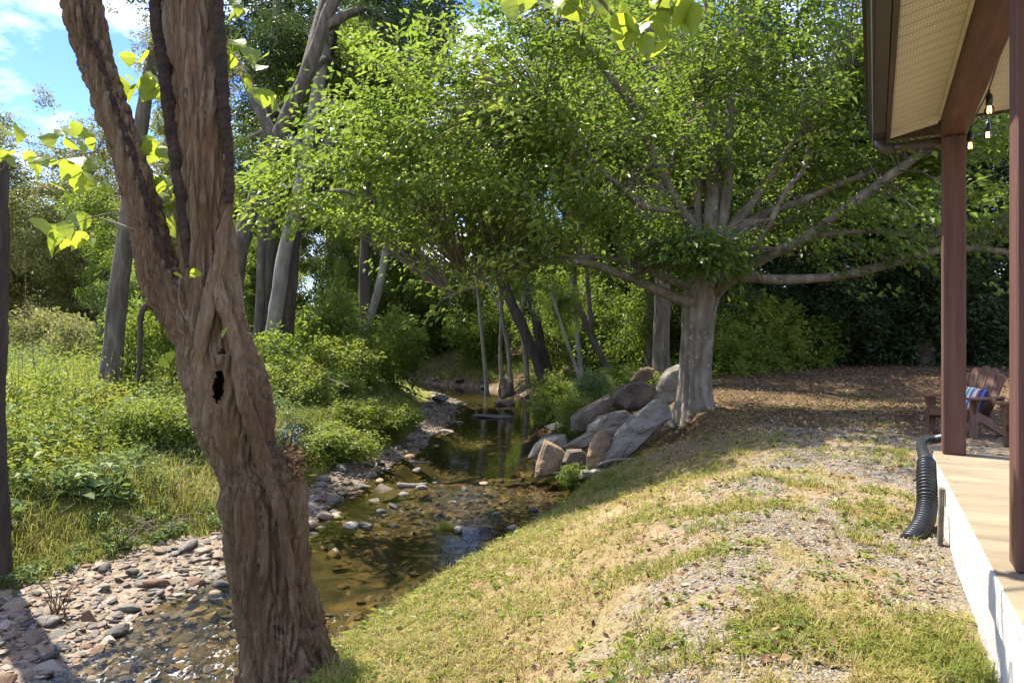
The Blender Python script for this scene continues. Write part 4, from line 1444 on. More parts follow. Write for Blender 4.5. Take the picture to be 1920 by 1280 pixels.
limbs = [  # (points px with depth offset), thickness px start, end
    ([(1318, 575, 0.05), (1275, 562, -0.3), (1230, 541, -0.5), (1160, 512, -0.7), (1100, 492, -0.8), (1050, 490, -0.9), (990, 494, -1.0), (900, 532, -1.1), (832, 560, -1.2)], 26, 4),
    ([(1310, 545, 0), (1262, 528, -0.2), (1200, 500, -0.5), (1130, 484, -0.7), (1040, 484, -0.8), (940, 505, -0.9), (860, 520, -1.0)], 17, 4),
    ([(1305, 548, 0.1), (1250, 515, 0.3), (1195, 498, 0.4), (1145, 505, 0.5), (1090, 500, 0.5)], 12, 4),
    ([(1322, 470, 0), (1300, 425, -0.2), (1278, 395, -0.3), (1252, 345, -0.5), (1222, 285, -0.6), (1192, 212, -0.8), (1140, 140, -1.0), (1090, 70, -1.2), (1060, 0, -1.4)], 24, 8),
    ([(1262, 395, -0.3), (1205, 385, -0.6), (1160, 348, -0.8), (1118, 308, -0.9), (1085, 255, -1.0), (1060, 225, -1.1), (1010, 190, -1.2)], 15, 5),
    ([(1255, 345, -0.4), (1210, 322, 0.0), (1165, 290, 0.3), (1120, 255, 0.5), (1090, 238, 0.6)], 14, 5),
    ([(1250, 340, -0.5), (1262, 290, -0.7), (1290, 230, -0.9), (1308, 180, -1.0)], 9, 3),
    ([(1332, 500, 0), (1334, 420, 0), (1336, 350, 0.1), (1335, 278, 0.1)], 34, 30),
    ([(1322, 480, 0.1), (1310, 415, 0.15), (1308, 350, 0.2), (1312, 290, 0.2)], 20, 15),
    ([(1346, 480, 0.0), (1356, 415, -0.1), (1366, 330, -0.1), (1368, 230, 0), (1376, 120, 0.1), (1392, 0, 0.2), (1400, -150, 0.3), (1405, -320, 0.3)], 26, 10),
    ([(1342, 470, 0.3), (1345, 380, 0.4), (1340, 260, 0.5), (1332, 130, 0.6), (1325, 0, 0.6), (1318, -180, 0.7), (1310, -360, 0.8)], 28, 10),
    ([(1350, 470, -0.1), (1372, 428, -0.3), (1405, 388, -0.4), (1440, 340, -0.5), (1482, 275, -0.7), (1535, 200, -0.9), (1600, 158, -1.1)], 24, 8),
    ([(1352, 480, -0.1), (1385, 432, -0.3), (1440, 398, -0.6), (1500, 378, -0.8), (1560, 352, -1.0), (1640, 320, -1.2), (1720, 290, -1.3)], 22, 9),
    ([(1352, 490, 0.1), (1400, 442, 0.3), (1450, 424, 0.5), (1520, 402, 0.8), (1600, 398, 1.0)], 15, 6),
    ([(1345, 535, -0.2), (1385, 505, -0.5), (1440, 480, -0.8), (1500, 450, -1.1), (1560, 410, -1.4), (1625, 362, -1.6), (1685, 318, -1.8), (1730, 285, -1.9)], 27, 16),
    ([(1470, 468, -0.9), (1520, 447, -0.9), (1580, 437, -0.9), (1640, 434, -0.9), (1700, 442, -0.9), (1760, 452, -1.0)], 12, 5),
    ([(1335, 560, -0.1), (1362, 530, -0.5), (1395, 520, -0.8), (1450, 524, -1.0), (1520, 522, -1.2), (1600, 512, -1.4), (1690, 488, -1.6), (1760, 469, -1.8), (1830, 466, -1.9), (1900, 474, -2.0)], 24, 12),
    ([(1405, 485, -0.7), (1440, 425, -0.9), (1475, 355, -1.0), (1505, 320, -1.1), (1520, 260, -1.2)], 13, 8),
    ([(1700, 455, -1.5), (1760, 440, -1.6), (1830, 445, -1.6), (1890, 440, -1.7)], 7, 3),
]
src_pts = []
for k, (pp, w0, w1) in enumerate(limbs):
    p = np.array([P(x, y, BD + dz) - oB for x, y, dz in pp])
    pr, rr = resample(p, np.linspace(w0, w1, len(p)) * SB / 2 * 0.86, 18 * len(p) // 2)
    mb = MB()
    tube(mb, pr, rr, 14, disp=lambda b, pq, d, h, r: (fbm(b * 6 + k, 2) - 0.5) * 0.35 * r)
    link("limb", mb.mesh("limb"), M['beech_bark'], beech)
    src_pts.append(pr[len(pr) // 3:])
src_pts = np.concatenate(src_pts)
# side branches off the limbs, then leaves in flat sprays
Cb = []
tb_ = []


def beech_zone(n, c, r, tint, **kw):
    n = int(n * 0.42) if n > 100 else n
    if n > 100:
        kw['gap'], kw['gsc'] = 0.52, 0.75
    p = ellipsoid_points(n, c, r, **kw)
    Cb.append(p)
    tb_.append(np.full(n, tint))


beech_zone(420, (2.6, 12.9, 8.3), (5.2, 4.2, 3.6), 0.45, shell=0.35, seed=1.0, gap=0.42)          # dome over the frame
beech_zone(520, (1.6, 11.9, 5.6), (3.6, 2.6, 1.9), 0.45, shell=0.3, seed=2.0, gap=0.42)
beech_zone(420, (-1.3, 11.9, 5.2), (2.4, 2.2, 1.9), 0.66, shell=0.3, seed=3.0, gap=0.42)          # left arm, sunlight put into a lighter leaf tint
beech_zone(330, (-2.0, 11.4, 4.0), (2.6, 1.8, 1.2), 0.66, shell=0.3, seed=4.0, gap=0.42)  # lower left sprays, same sunlit tint
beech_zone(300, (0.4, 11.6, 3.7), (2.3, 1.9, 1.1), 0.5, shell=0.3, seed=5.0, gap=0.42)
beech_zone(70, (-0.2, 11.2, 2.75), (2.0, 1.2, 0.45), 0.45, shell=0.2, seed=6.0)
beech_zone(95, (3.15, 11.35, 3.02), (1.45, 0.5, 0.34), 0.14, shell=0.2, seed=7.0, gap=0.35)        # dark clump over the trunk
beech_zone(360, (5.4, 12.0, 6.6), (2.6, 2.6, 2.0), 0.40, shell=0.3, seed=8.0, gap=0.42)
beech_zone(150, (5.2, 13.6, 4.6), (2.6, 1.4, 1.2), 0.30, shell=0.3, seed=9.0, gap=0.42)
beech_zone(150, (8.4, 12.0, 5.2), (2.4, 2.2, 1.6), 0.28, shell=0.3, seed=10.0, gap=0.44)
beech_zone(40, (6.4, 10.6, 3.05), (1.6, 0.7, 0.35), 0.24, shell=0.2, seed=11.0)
br = np.random.default_rng(77)
for k in range(270):                                             # leafy side branches reaching out from the limbs
    a0 = src_pts[br.integers(0, len(src_pts))] + oB
    od = a0 - np.array([3.3, 12.8, a0[2]])
    od = unit(od + br.normal(size=3) * np.array([1.6, 1.6, 0]))
    ln = br.uniform(0.9, 2.9)
    lift = br.uniform(0.0, 0.75)
    nn_ = int(ln / 0.27)
    f_ = np.linspace(0.15, 1, nn_)
    pts_ = a0 + od * (ln * f_)[:, None] + UP * (lift * ln * f_ - 0.35 * ln * f_ ** 2)[:, None] + br.normal(size=(nn_, 3)) * np.array([0.13, 0.13, 0.06])
    if a0[0] > 4.3 and a0[2] < 4.4 and br.random() < 0.45:
        continue
    Cb.append(pts_)
    tb_.append(np.full(nn_, 0.62 if pts_[-1][0] < 0.4 else (0.30 if pts_[-1][2] < 3.4 else 0.45)))  # branches on the left also get the lighter, sunlit tint
Cb = np.concatenate(Cb)
tb_ = np.concatenate(tb_)
# the bare inside of the tree stays open towards the creek side
cpx = CX + F * Cb[:, 0] / Cb[:, 1]
open_l = (Cb[:, 0] > 0.9) & (Cb[:, 0] < 3.0) & (Cb[:, 1] < 12.3) & (Cb[:, 2] > 3.7) & (Cb[:, 2] < 5.3) & (rng.random(len(Cb)) < 0.65)
low_l = (Cb[:, 0] < 2.6) & (Cb[:, 2] < 3.25) & (rng.random(len(Cb)) < 0.85)
inside = (np.abs(Cb[:, 0] - 3.9) < 1.15) & (Cb[:, 1] < 13.2) & (np.abs(Cb[:, 2] - 4.35) < 0.85) & (rng.random(len(Cb)) < 0.72)
low_r = (Cb[:, 0] > 4.4) & (Cb[:, 2] < 4.6) & (Cb[:, 1] < 12.2) & (rng.random(len(Cb)) < 0.7)
ok = ~inside & ~low_r & ~open_l & ~low_l & (Cb[:, 1] > 8.2)
Cb, tb_ = Cb[ok], tb_[ok]
Ob = Cb - np.array([3.3, 12.7, 3.0])
Ob = Ob + rng.normal(size=Ob.shape) * 1.2
mb = MB()
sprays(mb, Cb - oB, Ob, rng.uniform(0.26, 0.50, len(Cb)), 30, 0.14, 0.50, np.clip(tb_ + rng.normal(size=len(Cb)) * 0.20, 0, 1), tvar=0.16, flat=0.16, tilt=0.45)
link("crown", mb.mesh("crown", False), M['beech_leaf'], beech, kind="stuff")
mb = MB()
dist2 = ((Cb[:, None, :] - oB - src_pts[None, ::3, :]) ** 2).sum(-1)
near = src_pts[::3][dist2.argmin(1)]
sel = np.sqrt(dist2.min(1)) < 2.6
twigs_to(mb, (Cb - oB)[sel], near[sel], 0.014)
link("twigs", mb.mesh("twigs"), M['twig'], beech, kind="stuff")

# ------------------------------------------------------------------ woodland trees
def crown_variant(seed, n=340, per=60, leaf=0.17, gap=0.50, lobes=6):
    """unit crown about 4 m in radius, centre at its origin"""
    r = np.random.default_rng(seed)
    pts = []
    for k in range(lobes):
        c = r.normal(size=3) * np.array([1.6, 1.6, 1.9])
        pts.append(ellipsoid_points(n // lobes, c, r.uniform(1.7, 2.6, 3), 0.35, gap, 0.5, seed * 3.1 + k))
    C = np.concatenate(pts)
    mb = MB()
    ti = np.clip(0.45 + (fbm(C * 0.5 + seed, 2) - 0.5) * 0.9, 0.05, 0.95)
    sprays(mb, C, C + r.normal(size=C.shape) * 1.0, r.uniform(0.32, 0.62, len(C)), per, leaf, 0.55, ti, flat=0.36, tilt=0.7)
    return mb.mesh("crown", False)


CR = [crown_variant(k + 1) for k in range(5)]
CRW = {}


def crown_me(k, mat):
    """one shared crown mesh for each shape and leaf colour"""
    k = k % 5 if mat == 'wood_leaf' else k % 3
    key = (k, mat)
    if key not in CRW:
        me = CR[k] if not any(kk[0] == k for kk in CRW) else CR[k].copy()
        me.materials.clear()
        me.materials.append(M[mat])
        CRW[key] = me
    return CRW[key]


def wood_tree(name, base, path, r0, r1, crowns, label, group=None, bark='wood_bark', leaf='wood_leaf', nl=5, cat="tree", seed=0, nseg=16, spread=1.6):
    """path: trunk points relative to the base; crowns: (offset, scale xyz, variant)"""
    t_ = thing(name, base, label, cat, group)
    p = np.array(path, float)
    rad = np.linspace(r0, r1, len(p))
    rad[0] *= 1.35
    mb = MB()
    tube(mb, p, rad, nseg, max(24, 9 * len(p)), disp=lambda b, pp, d, h, r: (fbm(b * np.array([6, 6, 1.2]) + seed, 3) - 0.5) * 0.45 * r)
    link("trunk", mb.mesh("trunk"), M[bark], t_)
    for k in range(nl):
        f = random.uniform(0.45, 0.95)
        i = f * (len(p) - 1)
        a = p[int(i)] + (p[min(int(i) + 1, len(p) - 1)] - p[int(i)]) * (i % 1)
        co, cs, _ = crowns[k % len(crowns)]
        b = np.array(co) + np.random.default_rng(seed * 7 + k).normal(size=3) * spread
        m = (a + b) / 2 + np.array([0, 0, 0.5])
        mb = MB()
        tube(mb, [a, m, b], [r1 * 0.9 + r0 * 0.15, r1 * 0.6, 0.015], 8, 14)
        link("limb", mb.mesh("limb"), M[bark], t_)
    for co, cs, kv in crowns:
        o = link("crown", crown_me(kv, leaf), None, t_, kind="stuff")
        o.location = co
        o.scale = cs
        o.rotation_euler = (0, 0, random.uniform(0, 6.28))
    return t_


def from_px(pp, depth):
    """trunk path through photo pixels at one depth -> base point, local path"""
    q = [P(x, y, depth) for x, y in pp]
    return q


def trunk_px(name, pp, depth, wpx0, wpx1, crowns, label, extra_up=4.0, base_z=None, **kw):
    q = np.array([P(x, y, depth) for x, y in pp])
    zb = H1(q[0][0], q[0][1])
    dirn = unit(q[1] - q[0])
    if q[0][2] > zb + 0.05:                                   # carry the trunk down to the ground
        k = (q[0][2] - zb + 0.08) / max(dirn[2], 0.3)
        q = np.vstack([q[0] - dirn * k, q])
    else:
        q[0][2] = zb - 0.05
    if extra_up:
        q = np.vstack([q, q[-1] + unit(q[-1] - q[-2]) * extra_up])
    s = depth / F / 2
    return wood_tree(name, q[0], q - q[0], wpx0 * s, wpx1 * s, crowns, label, **kw)


# individual trees that can be told apart
trunk_px("slender_tree", [(212, 660), (222, 560), (235, 450), (248, 340), (262, 250), (275, 170), (292, 80)], 13.5, 38, 20,
         [((1.3, 0.6, 7.0), (0.30, 0.30, 0.42), 1), ((1.0, 0.8, 5.0), (0.2, 0.2, 0.25), 2)], "straight slender grey tree standing in the weeds beside the hollow tree", leaf='pale_leaf', extra_up=1.0, nl=2, seed=1, spread=0.4)
trunk_px("leaning_tree", [(430, 640), (448, 480), (470, 400), (500, 310), (535, 225), (565, 160), (600, 70), (625, 0)], 18, 33, 22,
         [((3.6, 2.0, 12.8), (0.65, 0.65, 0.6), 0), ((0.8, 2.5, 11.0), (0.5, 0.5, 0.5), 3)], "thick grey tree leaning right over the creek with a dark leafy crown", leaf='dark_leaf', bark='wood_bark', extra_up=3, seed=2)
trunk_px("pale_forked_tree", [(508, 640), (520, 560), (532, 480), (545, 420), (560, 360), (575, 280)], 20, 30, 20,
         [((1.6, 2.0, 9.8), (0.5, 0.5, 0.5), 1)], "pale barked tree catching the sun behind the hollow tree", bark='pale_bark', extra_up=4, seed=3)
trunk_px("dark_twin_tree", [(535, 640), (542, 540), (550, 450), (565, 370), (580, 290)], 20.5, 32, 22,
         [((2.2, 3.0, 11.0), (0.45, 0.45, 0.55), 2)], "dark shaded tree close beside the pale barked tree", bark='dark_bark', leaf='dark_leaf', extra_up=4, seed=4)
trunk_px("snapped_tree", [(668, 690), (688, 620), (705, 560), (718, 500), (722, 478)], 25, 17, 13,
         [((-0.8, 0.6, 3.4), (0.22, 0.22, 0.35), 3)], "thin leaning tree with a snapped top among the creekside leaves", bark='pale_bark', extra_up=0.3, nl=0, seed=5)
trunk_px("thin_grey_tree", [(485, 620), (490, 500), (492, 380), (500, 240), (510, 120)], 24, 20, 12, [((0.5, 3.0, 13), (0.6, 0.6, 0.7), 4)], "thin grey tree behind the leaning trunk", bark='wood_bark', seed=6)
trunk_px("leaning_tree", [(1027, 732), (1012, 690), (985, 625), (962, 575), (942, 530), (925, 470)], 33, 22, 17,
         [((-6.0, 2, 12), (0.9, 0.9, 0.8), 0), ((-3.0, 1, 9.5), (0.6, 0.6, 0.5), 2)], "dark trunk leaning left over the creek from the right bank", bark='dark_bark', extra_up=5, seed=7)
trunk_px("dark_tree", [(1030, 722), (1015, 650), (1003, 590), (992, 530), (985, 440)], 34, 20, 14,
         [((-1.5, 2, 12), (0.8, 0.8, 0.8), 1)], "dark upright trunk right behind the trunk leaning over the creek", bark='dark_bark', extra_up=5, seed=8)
for k, (pp, w, dpt, lb) in enumerate([
        ([(912, 722), (906, 650), (900, 590), (893, 520)], 9, 36, "thin pale sapling, farthest upstream of the creekside saplings"),
        ([(958, 718), (952, 650), (942, 600), (936, 520)], 10, 35, "thin pale sapling growing just past the upright creek stone"),
        ([(942, 716), (938, 660), (940, 600), (942, 540)], 8, 38, "thin shaded sapling between two paler creekside saplings"),
        ([(990, 722), (984, 660), (978, 600), (985, 540)], 12, 34, "sunlit pale sapling just left of the dark leaning trunk")]):
    trunk_px("sapling", pp, dpt, w, w * 0.6, [((random.uniform(-1, 1), 1.0, 7.0 + k), (0.35, 0.35, 0.4), k)], lb, group="saplings on the far right bank", bark='pale_bark', extra_up=4, nl=2, seed=20 + k, nseg=10)
trunk_px("grey_tree", [(1240, 690), (1240, 620), (1242, 560), (1240, 480), (1235, 380), (1228, 260)], 18.5, 34, 26,
         [((-0.8, 2.5, 10), (0.8, 0.8, 0.8), 3)], "grey upright tree directly behind the spreading tree's trunk", bark='wood_bark', extra_up=3, seed=9)
trunk_px("crooked_tree", [(1165, 745), (1145, 700), (1118, 650), (1100, 610), (1082, 560), (1070, 480)], 21, 16, 9,
         [((-1.4, 1.5, 6.5), (0.4, 0.4, 0.45), 2)], "thin crooked dark tree leaning left behind the boulders", bark='dark_bark', extra_up=2, nl=3, seed=10)
trunk_px("thin_pole_tree", [(1092, 720), (1082, 620), (1078, 540), (1075, 440)], 24, 9, 7, [((0, 2, 9), (0.4, 0.4, 0.5), 1)], "straight pale pole-thin tree among the bank shrubs", bark='pale_bark', extra_up=3, nl=2, seed=11)
trunk_px("slanted_pole_tree", [(1100, 760), (1080, 690), (1062, 640), (1050, 600)], 17, 7, 5, [((-0.6, 0.6, 3.2), (0.16, 0.16, 0.2), 4)], "slanted pale sapling rising from the shrubs beside the boulders", bark='pale_bark', extra_up=1, nl=0, seed=12)

wood_tree("tall_dark_tree", (-10.2, 28.0, H1(-10.2, 28.0) - 0.1), [(0, 0, 0), (0.3, 0, 6), (0.8, 0.2, 12), (1.0, 0.2, 18)], 0.30, 0.12,
          [((0.8, 0, 15.5), (1.0, 1.0, 0.9), 0), ((1.8, -0.4, 11.0), (0.8, 0.8, 0.7), 3)], "tall dark-leaved tree behind the thick leaning tree", leaf='dark_leaf', bark='dark_bark', seed=31)
wood_tree("tall_dark_tree", (-6.6, 31.5, H1(-6.6, 31.5) - 0.1), [(0, 0, 0), (-0.2, 0, 6), (0.3, 0.2, 12), (0.4, 0.2, 18)], 0.28, 0.12,
          [((0.2, 0, 16.0), (0.95, 0.95, 0.9), 2), ((-0.6, -0.4, 11.5), (0.75, 0.75, 0.7), 4)], "tall dark-leaved tree between the snapped tree and the creek bend", leaf='dark_leaf', bark='dark_bark', seed=33)

# woodland masses: tall trees across the bend, along both banks, and the dark trees behind the yard
def stand(name, spots, label, group, leaf, h, rad, bark='wood_bark', low=False, seed=0):
    for k, (x, y) in enumerate(spots):
        zb = H1(x, y) - 0.1
        hh = h * random.uniform(0.82, 1.15)
        lean = np.array([random.uniform(-0.8, 0.8), random.uniform(-0.4, 0.4), 0])
        path = [(0, 0, 0), lean * 0.2 + (0, 0, hh * 0.25), lean * 0.6 + (0, 0, hh * 0.55), lean + (0, 0, hh * 0.9)]
        s_ = rad / 4.0
        cr = [(lean + np.array([0, 0, hh * 0.74]), (s_, s_, hh * 0.36 / 4.4), k + seed), (lean * 0.5 + np.array([random.uniform(-1, 1) * rad * 0.3, 0, hh * 0.44]), (s_ * 0.85, s_ * 0.85, hh * 0.26 / 4.4), k + seed + 2)]
        if low:
            cr.append((np.array([0, 0, hh * 0.17]), (s_ * 0.8, s_ * 0.8, hh * 0.22 / 4.4), k + seed + 3))
        wood_tree(name, (x, y, zb), path, rad * 0.07, rad * 0.03, cr, label, group, bark, leaf, nl=3, seed=seed + k, nseg=10)


random.seed(5)
stand("woodland_tree", [(4.5, 41), (8.5, 48), (-7.5, 49), (-15, 56), (-20.5, 61), (-1, 58), (-9, 60), (6, 44), (12, 50), (-18, 52), (3, 70), (14, 66), (-16, 72), (9, 37), (18, 43), (26, 48)], "tall leafy tree in the woods across the creek bend", "tall trees across the creek bend", 'wood_leaf', 21, 5.0, low=True, seed=1)
stand("bank_tree", [(7.5, 30), (5.0, 24.5), (11.5, 34), (4.6, 38)], "leafy tree on the right bank beyond the boulders", "trees on the right bank", 'wood_leaf', 14, 3.6, low=True, seed=3)
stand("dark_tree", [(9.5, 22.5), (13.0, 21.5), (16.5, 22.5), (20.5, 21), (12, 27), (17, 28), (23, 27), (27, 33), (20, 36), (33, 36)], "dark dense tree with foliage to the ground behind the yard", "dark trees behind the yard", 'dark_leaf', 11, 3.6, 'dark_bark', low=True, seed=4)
stand("meadow_edge_tree", [(-47, 62), (-40, 70), (-33, 66), (-27, 74), (-56, 74), (-22, 64), (-36, 84), (-66, 80), (-48, 90), (-38, 51), (-33, 53), (-29.5, 47), (-42, 59), (-35.5, 46), (-26, 56)], "pale yellowing tree along the far edge of the meadow", "trees on the far meadow edge", 'pale_leaf', 14, 4.6, low=True, seed=6)
stand("meadow_edge_tree", [(-19, 39), (-25, 43), (-15.5, 33)], "bright green tree at the creek end of the meadow", "trees at the meadow's creek end", 'wood_leaf', 11, 3.4, low=True, seed=8)

# ------------------------------------------------------------------ broken snag at the left
sb = G(0, 1085)
sb = np.array([sb[0] - 0.135, sb[1], sb[2]])
snag = thing("broken_snag", sb, "dark broken-topped dead trunk standing on the gravel bar", "tree")
dd = bark_disp(0.016, 20, 3, 12.0)
zt = CAMZ + (HOR - 292) / F * sb[1] - sb[2]
mb = MB()
tube(mb, [(0, 0, -0.1), (0.02, 0, 0.6), (0.0, 0, 1.6), (0.02, 0, 2.6), (0.03, 0, zt - 0.15), (0.035, 0, zt)], [0.20, 0.165, 0.155, 0.15, 0.145, 0.09], 60, 160, disp=dd)
mb.t[-1] = np.concatenate([dd.ridge.ravel(), [0.5, 0.5]])
link("trunk", mb.mesh("trunk"), M['dark_bark'], snag)
leafy_twig([(2, 318), (12, 300)], sb[1] - 0.2, [(5, 292), (14, 288), (2, 280), (18, 298)], 0.13, attach=sb + np.array([0.05, -0.1, zt - 0.1]), tree=snag)

# crown of the hollow tree, unseen above the picture, added for its shade
mb = MB()
C = np.concatenate([ellipsoid_points(22, (-6.8, 5.2, 9.6), (2.0, 1.2, 2.0), 0.2, 0.40, 0.6, 31.0), ellipsoid_points(8, (-5.0, 5.0, 10.0), (0.9, 0.9, 0.8), 0.3, 0.46, 0.6, 32.0)])
sprays(mb, C - oH, C - np.array([-2.0, 4.5, 7.0]), 0.5, 26, 0.16, 0.7, 0.6, flat=0.4)
link("crown", mb.mesh("crown", False), M['beech_leaf'], tree_h, kind="stuff")

# ------------------------------------------------------------------ boulders and stones
def rock_mesh(seed, cuts=9, subdiv=3, rough=0.10, stretch=(1, 1, 1), sharp=0.75, name="rock"):
    r = np.random.default_rng(seed)
    bm = bmesh.new()
    bmesh.ops.create_icosphere(bm, subdivisions=subdiv, radius=1.0)
    v = np.array([tuple(x.co) for x in bm.verts])
    bm.verts.index_update()
    f = [[x.index for x in fc.verts] for fc in bm.faces]
    bm.free()
    for k in range(cuts):
        n = unit(r.normal(size=3))
        h = r.uniform(0.45, 0.85) if sharp < 0.8 else r.uniform(0.38, 0.72)
        d = v @ n
        over = np.maximum(d - h, 0)
        v = v - np.outer(over * sharp, n)
    dirs = unit(v)
    v = v * (1 + (fbm(dirs * 2.0 + seed, 3) - 0.5) * rough * 3)[:, None] + dirs * ((fbm(v * 6 + seed, 2) - 0.5) * rough * 0.6)[:, None]
    v = v * np.asarray(stretch)
    v = v / np.abs(v).max(0)                                   # unit half-extents
    mb = MB()
    mb.add(v, None, f)
    return mb.mesh(name, smooth=subdiv <= 2)


def boulder(px0, px1, py0, py1, depth, mat, seed, label, thick=0.8, rot=(0, 0, 0), cuts=10, cat="boulder", name="boulder", sink=0.12, sharp=1.0, grow=1.22):
    """a rock filling that patch of the photo at its own distance"""
    if cat != "boulder":
        grow = 1.05
    w = (px1 - px0) / F * depth / 2 * grow
    h = (py1 - py0) / F * depth / 2 * grow
    c = P((px0 + px1) / 2, (py0 + py1) / 2, depth)
    me = rock_mesh(seed, cuts, 4, 0.035, sharp=sharp, name=name)
    o = link(name, me, M[mat], None, tuple(c - np.array([0, 0, sink * h])), label, cat, "boulders on the bank" if cat == "boulder" else None)
    o.scale = (w, max(w, h) * thick, h * (1 + sink))
    o.rotation_euler = rot
    return o



def slab_rock(outline, depth, mat, seed, label, thick=0.55, cuts=0):
    """angular rock: its outline seen in the photo at its own distance, with a faceted front, a back and real thickness"""
    px = np.array([(950 + a / 4.5725, 640 + b / 4.5725) for a, b in outline])
    q = np.array([P(x, y, depth) for x, y in px])
    c = q.mean(0)
    r = np.random.default_rng(seed)
    loc = q - c
    # walk round the outline with extra corners
    ring = []
    for k in range(len(loc)):
        a, b = loc[k], loc[(k + 1) % len(loc)]
        for f in np.linspace(0, 1, 4)[:-1]:
            ring.append(a + (b - a) * f)
    ring = np.array(ring)
    n = len(ring)
    size = np.abs(loc).max()
    off = np.array([r.uniform(-0.12, 0.12), 0, r.uniform(0.02, 0.16)]) * size
    layers = [(0.40, -0.52, 1.0), (0.80, -0.46, 0.6), (0.97, -0.20, 0.1), (1.0, 0.15, 0), (0.96, 0.60, 0), (0.55, 1.0, 0)]
    v = []
    for (sc, yy, of) in layers:
        p = ring * sc + off * of
        p[:, 1] += yy * thick
        w = (fbm(p * 3.2 / max(size, 0.3) + seed, 3) - 0.5)[:, None]
        fac = (np.floor(fbm(p * 1.6 / max(size, 0.3) + seed * 3, 2) * 7) / 7 - 0.5)[:, None]
        p = p + unit(p + np.array([0, -0.3 * size, 0])) * (w * 0.14 + fac * 0.34) * size * (0.5 if sc > 0.95 else 1.0)
        v.append(p)
    v = np.concatenate(v)
    m = len(layers)
    i_ = np.arange(m * n).reshape(m, n)
    qd = np.stack([i_[:-1], np.roll(i_[:-1], -1, 1), np.roll(i_[1:], -1, 1), i_[1:]], -1).reshape(-1, 4)
    cf = v[:n].mean(0)
    cb = v[-n:].mean(0)
    v = np.vstack([v, cf, cb])
    tr = [(m * n, (k + 1) % n, k) for k in range(n)] + [(m * n + 1, i_[-1][k], i_[-1][(k + 1) % n]) for k in range(n)]
    mb = MB()
    mb.add(v, qd, tr)
    return link("boulder", mb.mesh("boulder", False), M[mat], None, tuple(c), label, "boulder", "boulders on the bank")


slab_rock([(238, 1165), (250, 1060), (290, 930), (325, 845), (390, 870), (470, 915), (515, 965), (495, 1050), (440, 1140), (330, 1175)], 12.5, 'boulder_brown', 41, "reddish brown wedge-shaped boulder standing at the water's edge", 0.30)
slab_rock([(185, 995), (235, 890), (310, 830), (420, 795), (500, 800), (530, 860), (490, 970), (300, 1020)], 13.2, 'boulder_grey', 42, "grey angular boulder behind the reddish wedge boulder", 0.35)
slab_rock([(680, 1110), (688, 980), (720, 880), (790, 770), (830, 760), (895, 820), (880, 900), (840, 970), (830, 1070), (760, 1125)], 11.9, 'boulder_brown', 43, "ochre upright boulder leaning on the long grey slab", 0.28)
slab_rock([(825, 1080), (826, 960), (880, 880), (980, 760), (1130, 620), (1290, 500), (1350, 490), (1400, 560), (1420, 640), (1300, 740), (1180, 860), (1080, 960), (980, 1040), (900, 1080)], 11.9, 'boulder_grey', 44, "long lichen-grey slab sloping from the tree's foot to the creek", 0.45)
slab_rock([(480, 905), (560, 870), (690, 790), (700, 720), (800, 650), (930, 600), (1040, 585), (1115, 640), (1020, 760), (900, 850), (760, 900), (620, 940), (520, 945)], 12.9, 'boulder_grey', 45, "grey slab with a pale streak between the ochre boulder and the dark rocks", 0.40)
slab_rock([(550, 770), (545, 660), (620, 590), (760, 520), (880, 450), (920, 500), (870, 620), (790, 690), (700, 750), (610, 790)], 13.7, 'boulder_dark', 46, "dark brown boulder beside the bank shrubs", 0.40)
slab_rock([(895, 500), (930, 420), (1010, 370), (1170, 340), (1280, 380), (1295, 440), (1230, 540), (1130, 600), (980, 610), (905, 550)], 14.0, 'boulder_dark', 47, "dark grey rounded boulder atop the rock pile", 0.45)
slab_rock([(1300, 400), (1330, 300), (1390, 230), (1490, 195), (1560, 300), (1540, 480), (1400, 540), (1260, 580), (1150, 610), (1140, 570), (1230, 460)], 14.1, 'boulder_grey', 48, "big mottled boulder tucked behind the spreading tree's trunk", 0.45)
slab_rock([(1060, 340), (1120, 260), (1200, 220), (1265, 230), (1260, 320), (1160, 360)], 15.6, 'boulder_brown', 49, "small reddish boulder half buried on the bank above the dark rocks", 0.3)
slab_rock([(470, 1030), (520, 930), (640, 920), (710, 990), (700, 1110), (560, 1150)], 12.3, 'boulder_dark', 50, "shadowed dark rock between the wedge boulder and the ochre one", 0.3)
slab_rock([(600, 1180), (640, 1120), (760, 1090), (900, 1090), (880, 1150), (700, 1190)], 11.7, 'boulder_grey', 55, "low grey rock at the foot of the long slab", 0.3)
boulder(936, 962, 710, 748, 29, 'boulder_dark', 51, "upright dark stone on the far right bank of the creek", 0.8)
boulder(922, 962, 748, 762, 28, 'boulder_dark', 52, "low dark rock in the water below the upright stone", 0.8)
boulder(1025, 1068, 790, 806, 17.8, 'boulder_grey', 53, "pale flat rock at the foot of the bank shrubs", 0.9)
boulder(995, 1040, 762, 775, 22, 'boulder_dark', 54, "low dark ledge of rock along the right water's edge", 0.9)
boulder(690, 748, 906, 938, 11.8, 'stone_tan', 61, "large tan flat-topped stone in the shallows past the hollow tree", 0.7, cat="stone", name="river_stone")
boulder(636, 672, 976, 1000, 9.4, 'stone_pale', 62, "pale wedge-shaped stone lying in the shallows", 0.8, cat="stone", name="river_stone", rot=(0, -0.2, 0))
boulder(664, 704, 976, 992, 9.5, 'stone_tan', 63, "tan flat stone beside the pale wedge stone", 0.8, cat="stone", name="river_stone")
boulder(612, 646, 1026, 1046, 8.3, 'stone_tan', 64, "low brown stone alone in the middle of the creek", 0.8, cat="stone", name="river_stone")
boulder(946, 974, 984, 996, 9.3, 'stone_pale', 65, "whitish stone at the grassy edge of the right bank", 0.8, cat="stone", name="river_stone")
boulder(850, 872, 986, 1003, 9.1, 'stone_grey', 66, "small brown rock next to the grass tuft in the creek", 0.8, cat="stone", name="river_stone")
